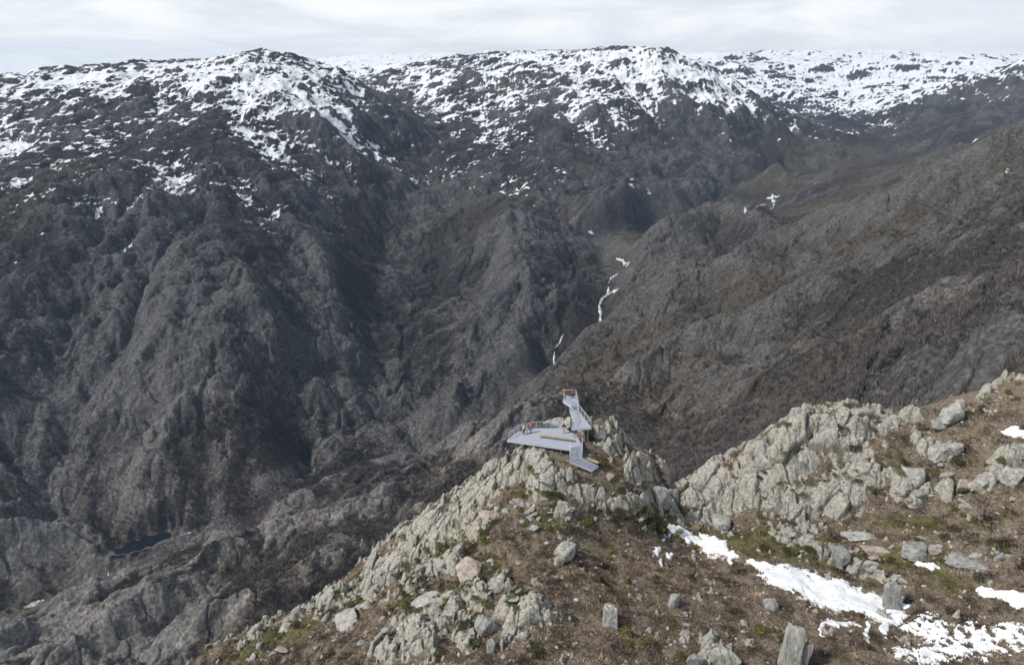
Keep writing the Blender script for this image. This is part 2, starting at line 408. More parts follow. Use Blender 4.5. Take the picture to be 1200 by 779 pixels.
# snow: lies above the snow line, in hollows and on flatter ground; blown off ribs
alt = (Z+130)/95 + .35*smooth(2300, 3600, R)*1.6 + .45*smooth(math.radians(4), math.radians(14), AZ)*smooth(1700, 2600, R)
alt -= 2.0*ell(1190, 118, 150, 34, -20) + .8*ell(960, 185, 120, 16)
_t = math.radians(40); A1 = X*math.cos(_t)+Y*math.sin(_t); B1 = -X*math.sin(_t)+Y*math.cos(_t)
q_ = 1/np.maximum(slope, .1); 
upl = smooth(2500, 3400, R)
_gr = np.gradient(Z, axis=0)/np.gradient(R, axis=0); _gt = np.gradient(Z, axis=1)/(np.gradient(AZ, axis=1)*R); zsl = np.sqrt(_gr**2+_gt**2)
snow = .375 + .20*np.clip(alt, -2.5, 1.15) - .20*smooth(.35, 1.1, zsl) + .12*upl - (.014*H + .20*bl + .14*iso + .16*bs)*(1-.75*upl) + .16*fbm(X/28, Y/28, 66, 6, .68)
snow += .15*fbm(A1/60+wob_(X, Y), B1/9, 67, 5, .62) + .12*fbm(X/6, Y/80, 68, 3)*(1-upl) + .22*fbm(X/240, Y/240, 69, 5) - upl*(.5*smooth(.16, .5, zsl) + .25*fbm(X/300, Y/120, 72, 5, .65))
_G = G; snow += .10*upl; snow -= .5*smooth(1000, 650, R) + .25*right*smooth(1700, 1200, R)
snow += .12*(ell(110,230,150,14,6)+ell(300,262,40,8,10))+.5*(ell(995,272,8,4)+ell(970,280,6,3))
print('far control fit', float(np.abs(B-Z).mean()))
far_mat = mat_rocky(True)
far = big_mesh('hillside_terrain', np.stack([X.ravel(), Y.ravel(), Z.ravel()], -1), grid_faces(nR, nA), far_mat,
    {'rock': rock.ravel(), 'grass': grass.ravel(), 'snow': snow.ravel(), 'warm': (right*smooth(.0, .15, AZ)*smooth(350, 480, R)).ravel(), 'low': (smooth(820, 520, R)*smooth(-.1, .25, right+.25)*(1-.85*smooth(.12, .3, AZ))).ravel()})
tag(far, 'granite canyon sides with cloud shade in their colour and snow streaked uplands', None, kind='structure')
farZ = Z; farV = V; farU = U; farveg = np.clip(1-rock*1.1, 0, 1); farR = R; farX = X; farY = Y; far_rb = rb; farsnow = snow

# ------------------------------------------------------------------ NEAR LAND
CR = [(-150,960,-108),(60,880,-95),(200,800,-84),(290,742,-79),(370,706,-75.5),(440,652,-71),(520,588,-64),(575,556,-60),(603,534,-55),(640,512,-51.9),(690,500,-51.9),(718,510,-53.2),(742,532,-55.8),(768,545,-58.5),(778,575,-62),(797,592,-64.2),(850,546,-60),(890,525,-58.3),(920,495,-55.5),(980,475,-53.6),(1040,491,-55),(1090,480,-53.2),(1130,462,-50.5),(1200,440,-47.2),(1300,410,-43),(1450,370,-38)]
CRW = [at_z(*c) for c in CR]
IN = [(600,779,-60),(250,779,-80),(400,779,-72),(600,700,-61.5),(500,700,-67),(600,620,-59),(660,568,-54.9),(700,551,-53.7),(668,546,-53.0),(625,530,-52.2),(680,520,-52.2),(620,560,-55.5),(720,560,-55),(700,620,-60.3),(780,640,-64),(900,640,-65.5),(1000,640,-65.5),(1100,640,-63.5),(1200,640,-60),(1050,600,-62.8),(1120,560,-58.5),(1200,520,-52.5),(1200,779,-64),(1000,779,-63),(800,779,-62),(900,690,-65.2),(800,700,-63),(880,605,-65),(960,600,-64.5),(940,540,-58.5),(1030,560,-60),(1040,605,-63.2),(850,600,-65),
      (1500,600,-48),(1500,800,-56),(600,950,-60),(200,950,-86),(1000,950,-62),(400,720,-73.5),(460,700,-70),(560,640,-62),(1100,700,-65),(700,700,-61)]
PN = [at_z(*c) for c in IN]+CRW
for x, y, z in CRW: PN += [(x*1.14, y*1.14, z-2.5), (x*1.6, y*1.6, z-10)]
PN += [(-60, 20, -85), (0, 20, -62), (60, 20, -60), (0, 45, -60), (40, 45, -61)]
near_base = tps([(p[0]/50, p[1]/50) for p in PN], np.array([p[2] for p in PN]), 1e-4)
CRP = [(p[0], p[1]) for p in CRW]
CRA = np.array([math.atan2(p[0], p[1]) for p in CRW]); CRR = np.array([math.hypot(p[0], p[1]) for p in CRW])
# (u,v,ru,rv,angle) patches of bare rock, as seen, mapped onto the land
ROCKS = [(600,556,46,15,-36),(555,588,46,22,-38),(505,625,50,24,-40),(450,668,50,17,-38),(395,702,38,10,-34),(560,625,32,16,-38),(520,660,34,14,-30),(478,690,30,10,-25),
 (625,540,20,24,-20),(640,572,26,26,-30),(668,560,14,9),(712,522,22,16,10),(750,560,24,24,30),(690,583,42,13),(735,590,30,12),(655,600,12,10),(665,640,10,16,30),
 (800,590,30,12),(840,575,40,30,-20),(900,560,60,42),(950,520,52,38),(1000,560,40,42),(960,590,60,24),(1000,495,40,22),(1040,500,22,12),
 (1085,515,20,14),(1105,530,22,12),(1065,570,22,16),(1175,545,24,18,-20),(1110,575,8,8),(1150,568,16,10),(1065,488,18,8),(1118,480,16,6,-25),(1180,448,26,5,-22),(1150,466,12,5,-22),
 (612,724,32,29),(560,700,22,18,40),(520,725,24,28,40),(490,750,30,30),(450,765,20,16),(545,745,20,16),(585,690,18,10),(300,745,16,7,-40),(345,722,16,6,-30),(830,755,14,20),(800,740,10,12),(960,650,70,5,20),(1010,665,50,5,25)]
HOLES = [(560,640,22,8,-40),(575,610,12,7,-40),(665,590,14,9),(600,600,18,22,-30),(520,690,24,8,-20),(610,655,20,20),(705,555,18,10),(700,535,12,10),(880,520,6,4),(950,520,14,6,-25),(735,575,10,8)]
BUMP = [(705,505,14,9,2.2),(612,724,30,27,1.4),(640,575,22,20,1.3),(745,552,22,18,1.3),(500,750,35,30,1.0),(650,500,12,5,1.0),(925,520,60,30,1.0)]
def rocks_h(X, Y):
    ang = np.where(X > 17, math.radians(14), math.radians(38)).astype(f32)
    sc = np.where(X > 17, 1.7, 1.0).astype(f32)
    return blocks(X/sc, Y/sc, ((5.6, 3.2, .95, 1.05), (2.4, 1.5, .60, .65), (1.15, .75, .30, .30), (.55, .38, .10, .14)), ang, .28, fine=np.where(X > 17, .35, .60).astype(f32))
def near_field(X, Y):
    R = np.sqrt(X*X+Y*Y); A = np.arctan2(X, Y)
    P = near_base(X/50, Y/50)
    U, V = to_uv(X, Y, P)
    wob = 5*fbm(X/5, Y/5, 200, 3)
    E = lambda e: ell(*e, UU=U+wob, VV=V+wob*.6)
    rk = 0
    for e in ROCKS: rk = np.maximum(rk, E(e)*1.25)
    for e in HOLES: rk = rk - .9*E(e)
    dcr, _ = polydist(X, Y, CRP); out = inpoly(X, Y, [Vector((a, b, 0)) for a, b in CRP]+[Vector((900, 300, 0)), Vector((900, 2000, 0)), Vector((-900, 2000, 0)), Vector((-900, CRP[0][1], 0))])
    sd = np.where(out, dcr, -dcr)
    sdw = sd + 1.1*fbm(X/6, Y/6, 210, 4)
    rk = rk + smooth(-.3, 3, sdw)*np.where(X > 38, .35, .7) + .42*fbm(X/3.0, Y/3.0, 220, 5, .6)
    P = P + .8*fbm(X/14, Y/14, 230, 4)*smooth(2, -6, sd)
    for u0, v0, ru, rv, h in BUMP: P = P + h*E((u0, v0, ru, rv))
    rh, ck = rocks_h(X, Y); rh = rh*np.where(X > 17, 1.3, .70)
    soft = .07*fbm(X/1.1, Y/1.1, 240, 3) + .10*np.abs(fbm(X/2.4, Y/2.4, 243, 2))
    rk = rk + .42*smooth(.30, .75, fbm(X/1.9, Y/1.9, 225, 3))*smooth(-.5, .2, fbm(X/9, Y/9, 226, 2))
    lump = np.clip((rk-.60)*2.6, -2.5, 1.25)
    zr = lump + rh*np.clip(.55+rk*.5, .4, 1.1) + .09*fbm(X/.8, Y/.8, 250, 3)
    zs = soft + .18*np.abs(fbm(X/1.5, Y/1.5, 252, 3))
    rm = smooth(-.04, .10, zr-zs)
    Z = P + np.maximum(zr, zs)
    dd = np.maximum(sdw, 0)
    Z = Z - np.where(dd < 4, dd*dd*.2, dd*1.75-3.8) + dd/(dd+20)*4*billow(X/22, Y/22, 260, 4)
    return Z, P, rm, rk, sd, U, V, ck
# decks stand clear of the ground: (x0,y0,radius,limit) handled after the decks are laid out
DECK_Z = -51.0
def P3(u, v, z): return Vector(at_z(u, v, z))
deckA = [P3(594.5,515,DECK_Z), P3(668,525.5,DECK_Z), P3(682,521,DECK_Z), P3(676,510,DECK_Z), P3(662,501.5,DECK_Z), P3(628,501.5,DECK_Z), P3(607,505.5,DECK_Z)]
SB = -49.6; ST = -48.7
deckB = [P3(670,502,SB), P3(693,500.5,SB), P3(677.6,481,SB), P3(668.3,481,SB), P3(673.5,495,SB)]
deckT = [P3(668.3,475,ST), P3(677.2,474,ST), P3(674.8,464,ST), P3(661,464,ST), P3(660,469.5,ST)]
rampA0 = [P3(668,525.5,DECK_Z), P3(682,521,DECK_Z), P3(682,536,DECK_Z-.9), P3(668,540,DECK_Z-.9)]
rampA1 = [P3(668,540,DECK_Z-.9), P3(682,536,DECK_Z-.9), P3(702,546,DECK_Z-2.3), P3(694,551,DECK_Z-2.3)]
def under_decks(X, Y, Z):
    for poly, g in ((deckA, .12), (deckB, .2), (deckT, .3), (rampA0, .3), (rampA1, .3)):
        zt = min(p.z for p in poly) - (.55 if poly in (deckA, deckB, deckT) else .3)
        if poly is rampA0 or poly is rampA1:
            (xa, ya, za), (xb, yb, zb) = (poly[0]+poly[1])/2, (poly[2]+poly[3])/2
            L2 = (xb-xa)**2+(yb-ya)**2; t = np.clip(((X-xa)*(xb-xa)+(Y-ya)*(yb-ya))/L2, 0, 1)
            zt = za+(zb-za)*t-.35
        m = inpoly(X, Y, poly, g)
        Z = np.where(m, np.minimum(Z, zt+.12*perlin(X/.7, Y/.7, 270)), Z)
    return Z

nA2 = int(1450*QUAL); nR2 = int(1350*QUAL)
az2 = np.linspace(math.radians(-44), math.radians(43), nA2)
r2 = np.interp(np.linspace(0, 1, nR2), [0, .06, .86, 1], [30, 55, 128, 290])
A2, R2 = np.meshgrid(az2, r2); X2 = (R2*np.sin(A2)).astype(f32); Y2 = (R2*np.cos(A2)).astype(f32)
Z2, Pn, rm, rk, sd, U2, V2, crk = near_field(X2, Y2)
Z2 = under_decks(X2, Y2, Z2)
g2 = lambda *e: ell(*e, UU=U2, VV=V2)
grass2 = .20+.35*fbm(X2/4, Y2/4, 280, 4)+.45*smooth(0, 1, g2(900,640,130,22,10)+g2(1070,610,80,14)+g2(1050,660,120,20,15)+g2(400,712,60,12,-30)+g2(310,755,50,14,-30)+g2(620,575,26,20)+g2(640,610,20,14)+g2(520,655,40,14,-40)+g2(770,590,30,16))
pink = smooth(.0, .5, fbm(X2/7, Y2/7, 290, 2))*smooth(0, 1, g2(540,665,80,40)+g2(430,700,60,20)+.5*g2(800,560,300,60))
near_mat = mat_rocky(False)
nm = big_mesh('ridge_ground', np.stack([X2.ravel(), Y2.ravel(), Z2.ravel()], -1), grid_faces(nR2, nA2), near_mat,
    {'rock': (rm*.8+.1).ravel(), 'grass': grass2.ravel(), 'pink': pink.ravel(), 'crack': crk.ravel()})
tag(nm, 'near ridge of pale granite and brown heath', None, kind='structure')

def zat(x, y):
    """height of the near land at a point (bilinear on the polar grid)"""
    x = np.atleast_1d(np.asarray(x, float)); y = np.atleast_1d(np.asarray(y, float))
    i = np.interp(np.hypot(x, y), r2, np.arange(nR2)); j = np.interp(np.arctan2(x, y), az2, np.arange(nA2))
    i0 = np.clip(i.astype(int), 0, nR2-2); j0 = np.clip(j.astype(int), 0, nA2-2); fi = i-i0; fj = j-j0
    return (Z2[i0, j0]*(1-fi)*(1-fj)+Z2[i0+1, j0]*fi*(1-fj)+Z2[i0, j0+1]*(1-fi)*fj+Z2[i0+1, j0+1]*fi*fj)
def zfar(x, y, arr=None):
    arr = farZ if arr is None else arr
    x = np.atleast_1d(np.asarray(x, float)); y = np.atleast_1d(np.asarray(y, float))
    i = np.interp(np.log(np.hypot(x, y)), lr, np.arange(nR)); j = np.interp(np.arctan2(x, y), az, np.arange(nA))
    i0 = np.clip(i.astype(int), 0, nR-2); j0 = np.clip(j.astype(int), 0, nA-2); fi = i-i0; fj = j-j0
    return (arr[i0, j0]*(1-fi)*(1-fj)+arr[i0+1, j0]*fi*(1-fj)+arr[i0, j0+1]*(1-fi)*fj+arr[i0+1, j0+1]*fi*fj)
def hit_near(u, v):
    """where the sight line of a picture point meets the near land"""
    x, y, z = ray(u, v); t = np.linspace(45/math.hypot(x, y), 170/math.hypot(x, y), 1200)
    d = t*z - zat(t*x, t*y); k = np.argmax(d < 0)
    if d[k] >= 0: return None
    t0, t1 = t[max(k-1, 0)], t[k]; s = d[max(k-1, 0)]/(d[max(k-1, 0)]-d[k]+1e-9); q = t0+(t1-t0)*s
    return Vector((x*q, y*q, float(zat(x*q, y*q)[0])))
def hit_far(u, v):
    x, y, z = ray(u, v); t = np.exp(np.linspace(math.log(250), math.log(6500), 2500))/math.hypot(x, y)
    d = t*z - zfar(t*x, t*y); k = np.argmax(d < 0)
    q = t[k]
    return Vector((x*q, y*q, float(zfar(x*q, y*q)[0])))
#@@PART2
# ------------------------------------------------------------------ SNOW LYING ON THE NEAR LAND
snow_m = N('old_snow'); _p = snow_m.n('ShaderNodeNewGeometry').outputs['Position']; _n = snow_m.noise(_p, 1.3, 5, .6)
snow_mat = snow_m.finish(snow_m.ramp(_n, [(.32, (.60, .61, .62)), (.46, (.76, .78, .80)), (.65, (.84, .85, .86))]), .6, _n, .5, .15, spec=.3)
U3, V3 = to_uv(X2, Y2, Z2)
wb = 3.2*fbm(X2/1.6, Y2/1.6, 300, 4)+4*fbm(X2/5, Y2/5, 301, 2)
s2 = lambda *e: ell(*e, UU=U3+wb*1.5, VV=V3+wb)
PATCH = [
 ('large snow patch lying on the brown heath below the crooked rock line', [(892,662,22,5,12),(925,678,36,14,15),(975,696,44,19,15),(1022,710,36,14,18),(1015,738,4,12),(1045,722,18,6),(965,735,4,12,20),(985,730,18,4),(1055,705,9,8),(1035,735,6,14,-20)], .42),
 ('rounded white snow patch on the saddle between the two rocky tops', [(835,640,22,12,22),(812,632,12,5),(856,652,6,10)], .45),
 ('small snow patch left of the rounded saddle snow', [(796,623,15,6,15),(783,628,6,4)], .45),
 ('broken snow with scrub poking through in the bottom right corner', [(1090,738,40,20,15),(1150,750,60,24,5),(1090,770,34,16,-5),(1180,745,40,20),(1060,765,18,10),(1070,735,22,12,10),(1120,760,50,18)], .56),
 ('long thin snow patch at the right edge of the lower heath', [(1175,699,40,6,12),(1196,704,18,10,10)], .48),
 ('snow patch high on the right hillside', [(1190,506,22,6,5),(1215,506,30,8)], .48),
 ('small oval snow patch behind the flat stones on the right', [(1087,664,14,3.4,5)], .45),
 ('scattered snow scraps beside the saddle snow', [(770,645,7,5,-20),(768,655,3.5,6),(786,652,4,5),(753,618,5,3)], .5),
]
SN = np.zeros_like(X2)
for lab, es, th in PATCH:
    m = 0
    for q in es: m = np.maximum(m, s2(*q))
    m = m*(sd < .5) - th + .06 + .16*fbm(X2/1.1, Y2/1.1, 305, 4, .65) - (.95*np.abs(fbm(X2/1.5, Y2/1.5, 307, 4, .65)) - .10 if th > .55 else 0)
    SN = np.maximum(SN, smooth(0, .12, m))
    zs = Pn + .10 + np.where(m > 0, np.clip(m*1.3, 0, .34), m*5) + .05*fbm(X2/1.7, Y2/1.7, 306, 3)
    msk = m > -.06
    if not msk.any(): continue
    co_ = np.stack([X2.ravel(), Y2.ravel(), zs.ravel()], -1)
    msk &= (zs > Z2-.12)
    cc, ff, _ = compact(co_, grid_faces(nR2, nA2, msk), {})
    lb = np.arange(len(cc))
    while True:                                   # the pieces of the patch, each an object
        fm_ = lb[ff].min(1); nl = lb.copy(); np.minimum.at(nl, ff.ravel(), np.repeat(fm_, 4)); nl = nl[nl]
        if (nl == lb).all(): break
        lb = nl
    fl = lb[ff[:, 0]]; ids, cnt = np.unique(fl, return_counts=True)
    for q_i, q in enumerate(np.argsort(-cnt)[:14]):
        if cnt[q] < 24: break
        c1_, f1_, _ = compact(cc, ff[fl == ids[q]], {})
        o = big_mesh('snow_patch', c1_, f1_, snow_mat)
        if q_i == 0: tag(o, lab, 'snow patch')
        else: tag(o, 'small scrap of snow beside the '+' '.join(lab.split()[:9]), 'snow patch', 'snow scraps beside the '+' '.join(lab.split()[:9]))

# ------------------------------------------------------------------ WATER
pm = N('pool_water'); pm.finish((.008, .012, .016), .16, spec=.12); 
n_ = 64; ring = []
for i in range(n_):
    a = 2*PI*i/n_; ex, ey = 31*math.cos(a), 11.5*math.sin(a)
    ring.append((PX+ex*.80-ey*.60, PY+ex*.60+ey*.80, PZ-1.0))
me = bpy.data.meshes.new('pool_water'); me.from_pydata(ring, [], [list(range(n_))]); me.materials.append(pm.m)
o = bpy.data.objects.new('pool_water', me); C.objects.link(o); tag(o, 'still dark pool in the gorge bottom', None, kind='structure')
fm = N('white_water'); _p = fm.n('ShaderNodeNewGeometry').outputs['Position']; _n = fm.noise(_p, .22, 5, .7)
fm.finish(fm.ramp(_n, [(.4, (.16, .18, .19)), (.5, (.45, .48, .50)), (.62, (.85, .87, .88))]), .5, spec=.4)
def stream(paths):
    vs, fs = [], []
    for path, w0 in paths:
        pts = [hit_far(*p) for p in path]; P = []
        for i in range(len(pts)-1):
            k = max(2, int((pts[i+1]-pts[i]).length/2.5))
            for j in range(k): P.append(pts[i].lerp(pts[i+1], j/k))
        P.append(pts[-1]); b = len(vs)
        for i, p in enumerate(P):
            d = (P[min(i+1, len(P)-1)]-P[max(i-1, 0)]); d.z = 0
            if d.length < 1e-4: d = Vector((0, 1, 0))
            d.normalize(); nrm = Vector((-d.y, d.x, 0))
            w_ = w0*(.55+.5*math.sin(i*.7)*math.sin(i*.23+1)+.45)*min(1, .35+i/6, .35+(len(P)-1-i)/6)
            c0 = p + nrm*math.sin(i*.5)*w0*.35
            for s_ in (-1, -.33, .33, 1):
                q = c0+nrm*w_*s_; vs.append((q.x, q.y, float(zfar(q.x, q.y)[0])+(1.1 if abs(s_) < .5 else .1)))
        for i in range(len(P)-1):
            for j in range(3):
                a = b+i*4+j; fs.append((a, a+1, a+5, a+4))
    me = bpy.data.meshes.new('white_water'); me.from_pydata(vs, [], fs); me.materials.append(fm.m)
    for p in me.polygons: p.use_smooth = True
    o = bpy.data.objects.new('stream_water', me); C.objects.link(o); tag(o, 'white foaming stream falling through the gorge', None, kind='structure')
stream([([(722,304),(730,305),(737,308),(733,314)], 1.3), ([(724,321),(716,326),(713,333)], 1.1), ([(713,337),(712,345),(706,351),(702,360),(704,370),(702,377)], 1.6), ([(726,338),(718,342),(710,348)], 1.5), ([(661,392),(656,402),(650,411)], 1.0), ([(650,414),(649,420),(650,428)], 1.3),
        ([(703,372),(702,378)], 2), ([(689,273),(696,276)], 1.6), ([(898,234),(913,230)], 4.5), ([(905,228),(907,238)], 3), ([(873,243),(874,249)], 2.2), ([(907,238),(897,241),(885,243)], 1.2), ([(28,712),(52,704)], 1.6), ([(118,676),(127,671)], 1.5), ([(212,629),(224,625)], .5)])

# ------------------------------------------------------------------ SCRUB (nobody could count it)
def blades(n, spread, h, w, lean, seed):
    r = np.random.default_rng(seed); out = []
    for i in range(n):
        a = r.uniform(0, 2*PI); rr = spread*math.sqrt(r.uniform()); x, y = rr*math.cos(a), rr*math.sin(a)
        hh = h*r.uniform(.6, 1.1)*(1-.35*rr/spread); la = a+r.normal()*.6; L = lean*r.uniform(.3, 1)*(.4+rr/spread)
        t = r.uniform(0, PI); dx, dy = w*math.cos(t), w*math.sin(t)
        out += [(x-dx, y-dy, 0), (x+dx, y+dy, 0), (x+L*math.cos(la), y+L*math.sin(la), hh)]
    return np.array(out, f32)
def leafy(n, rad, h, w, seed):
    r = np.random.default_rng(seed); out = []
    for i in range(n):
        d = r.normal(size=3); d /= np.linalg.norm(d); d[2] = abs(d[2]); q = r.uniform(.75, 1.05)
        c = np.array([d[0]*rad*q, d[1]*rad*q, d[2]*h*q]); a = r.normal(size=3)*w; b = r.normal(size=3)*w
        out += [c, c+a, c+b]
    return np.array(out, f32)
def scatter(name, protos, P, S, Cc, mat, label):
    r = np.random.default_rng(5); V_, K_ = [], []
    pi = r.integers(0, len(protos), len(P))
    for k, pr in enumerate(protos):
        i = np.where(pi == k)[0]
        if not len(i): continue
        a = r.uniform(0, 2*PI, len(i)).astype(f32); c, s = np.cos(a)[:, None], np.sin(a)[:, None]
        x = (pr[None, :, 0]*c-pr[None, :, 1]*s)*S[i, None]+P[i, 0, None]; y = (pr[None, :, 0]*s+pr[None, :, 1]*c)*S[i, None]+P[i, 1, None]
        z = pr[None, :, 2]*S[i, None]+P[i, 2, None]
        V_.append(np.stack([x, y, z], -1).reshape(-1, 3)); K_.append(np.repeat(Cc[i], len(pr), 0))
    V_ = np.concatenate(V_); K_ = np.concatenate(K_)
    o = big_mesh(name, V_, np.arange(len(V_)).reshape(-1, 3), mat, {'tint': K_}, smooth_=False)
    return tag(o, label, None, kind='stuff')
tm = N('twigs'); _c = tm.attr('tint').outputs['Color']; twig_mat = tm.finish(_c, .95, spec=.1)
# near heath
nt_ = int(95000*QUAL)
uu = rng.uniform(60, 1290, nt_*2); vv = rng.uniform(420, 900, nt_*2)
ga = rng.uniform(math.radians(-42), math.radians(41), nt_*3); gr = np.sqrt(rng.uniform(52**2, 128**2, nt_*3))
gx_, gy_ = gr*np.sin(ga), gr*np.cos(ga)
ii = np.clip(np.interp(gr, r2, np.arange(nR2)).astype(int), 0, nR2-1); jj = np.clip(np.interp(ga, az2, np.arange(nA2)).astype(int), 0, nA2-1)
tree_deck = np.zeros(len(gx_), bool)
for poly in (deckA, deckB, deckT, rampA0, rampA1): tree_deck |= inpoly(gx_, gy_, poly, .15)
clump = fbm(gx_/2.2, gy_/2.2, 320, 3)
keep = (rm[ii, jj] < .35) & (sd[ii, jj] < 5) & (rng.uniform(size=len(gx_)) < np.where(SN[ii, jj] > .3, np.where(gx_ > 29, .22, .04), np.clip(.55+clump*.9, .12, 1))) & ~tree_deck
gx_, gy_, ii, jj, clump = gx_[keep][:nt_], gy_[keep][:nt_], ii[keep][:nt_], jj[keep][:nt_], clump[keep][:nt_]
gz_ = zat(gx_, gy_)-.05
pal = np.array([(.15,.115,.088),(.21,.160,.122),(.30,.235,.175),(.12,.10,.082),(.42,.34,.25),(.20,.17,.145)])
palg = np.array([(.10,.10,.045),(.16,.145,.07),(.25,.205,.105),(.075,.08,.038)])
gg = grass2[ii, jj]+.10*rng.normal(size=len(ii)) + .48*fbm(gx_/3.2, gy_/3.2, 325, 3)+.02
big = fbm(gx_/5, gy_/5, 322, 4)
pk_ = np.clip((rng.uniform(size=len(ii))*3.4+big*3.2+1.3).astype(int), 0, 5)
col = pal[pk_]; cg = palg[rng.integers(0, 4, len(ii))]; gm = gg > .5; col = np.where(gm[:, None], cg, col)*rng.uniform(.7, 1.25, (len(ii), 1))*(.88+.75*np.clip(fbm(gx_/2.5, gy_/2.5, 333, 3)+.6*perlin(gx_/7, gy_/7, 334), -1, 1))[:, None]
Sz = (rng.uniform(.6, 1.2, len(ii))*(1+.5*np.clip(clump, 0, 1))*np.where(gm, .75, 1)).astype(f32)
protos = [blades(13, .30, .36, .035, .22, s) for s in range(5)]+[blades(8, .22, .5, .03, .15, 9)]
scatter('heath_scrub', protos, np.stack([gx_, gy_, gz_], -1).astype(f32), Sz, col.astype(f32), twig_mat, 'dry brown heather and grass tufts over the near ridge')
# loose stones
ns_ = int(9000*QUAL); sg = rng.uniform(math.radians(-40), math.radians(40), ns_); sr = np.sqrt(rng.uniform(56**2, 125**2, ns_)); sx_, sy_ = sr*np.sin(sg), sr*np.cos(sg)
ii = np.interp(sr, r2, np.arange(nR2)).astype(int); jj = np.interp(sg, az2, np.arange(nA2)).astype(int)
kp = (sd[ii, jj] < 3) & (SN[ii, jj] < .2) & (rng.uniform(size=ns_) < np.clip(.18+1.6*smooth(-.2, .45, rk[ii, jj])*(1-rm[ii, jj]), 0, 1))
for poly in (deckA, deckB, deckT, rampA0, rampA1): kp &= ~inpoly(sx_, sy_, poly, .15)
sx_, sy_ = sx_[kp], sy_[kp]; t_ = (1+5**.5)/2
iv = np.array([(-1,t_,0),(1,t_,0),(-1,-t_,0),(1,-t_,0),(0,-1,t_),(0,1,t_),(0,-1,-t_),(0,1,-t_),(t_,0,-1),(t_,0,1),(-t_,0,-1),(-t_,0,1)])/1.9
itf = [(0,11,5),(0,5,1),(0,1,7),(0,7,10),(0,10,11),(1,5,9),(5,11,4),(11,10,2),(10,7,6),(7,1,8),(3,9,4),(3,4,2),(3,2,6),(3,6,8),(3,8,9),(4,9,5),(2,4,11),(6,2,10),(8,6,7),(9,8,1)]
sp_ = []
for q in range(6):
    r = np.random.default_rng(q); w_ = iv*(1+r.normal(size=(12, 1))*.18)*np.array([1, r.uniform(.6, .9), r.uniform(.4, .7)]); sp_.append(w_[np.array(itf).ravel()].astype(f32))
sc_ = np.array([(.34,.335,.30),(.44,.43,.385),(.25,.245,.23),(.40,.34,.29)])[rng.integers(0, 4, len(sx_))]*rng.uniform(.75, 1.1, (len(sx_), 1))
scatter('loose_stones', sp_, np.stack([sx_, sy_, zat(sx_, sy_)+.02], -1).astype(f32), (.09+.30*rng.uniform(size=len(sx_))**3.2).astype(f32), sc_.astype(f32), twig_mat, 'pale stones strewn between heather and rock')
# bare trees and scrub of the canyon
nf = int(90000*QUAL)
ga = rng.uniform(math.radians(-46), math.radians(46), nf*6); gr = np.exp(rng.uniform(math.log(300), math.log(1150), nf*6))
ii = np.clip(np.interp(np.log(gr), lr, np.arange(nR)).astype(int), 0, nR-1); jj = np.clip(np.interp(ga, az, np.arange(nA)).astype(int), 0, nA-1)
fx, fy = gr*np.sin(ga), gr*np.cos(ga)
vg = farveg[ii, jj]+.35*fbm(fx/30, fy/30, 330, 3)
keep = (rng.uniform(size=len(fx)) < smooth(.42, .72, vg)*np.where(gr < 720, 1, .42)) & (far_rb[ii, jj] > 6)
fx, fy, ii, jj, gr = fx[keep][:nf], fy[keep][:nf], ii[keep][:nf], jj[keep][:nf], gr[keep][:nf]
fz = farZ[ii, jj]-.3
fcm = (1+.75*smooth(800, 500, gr))[:, None]
fc = fcm*np.array([(.072,.062,.060),(.10,.088,.082),(.058,.053,.053),(.135,.120,.112),(.066,.064,.054)])[rng.integers(0, 5, len(fx))]*rng.uniform(.62, 1.0, (len(fx), 1))
protos = [blades(18, 1.6, 3.4, .20, 1.4, 20+s) for s in range(4)]
scatter('bare_woodland', protos, np.stack([farX[ii, jj], farY[ii, jj], fz], -1).astype(f32), rng.uniform(.6, 1.25, len(fx)).astype(f32), fc.astype(f32), twig_mat, 'leafless grey brown scrub wood on the canyon sides')

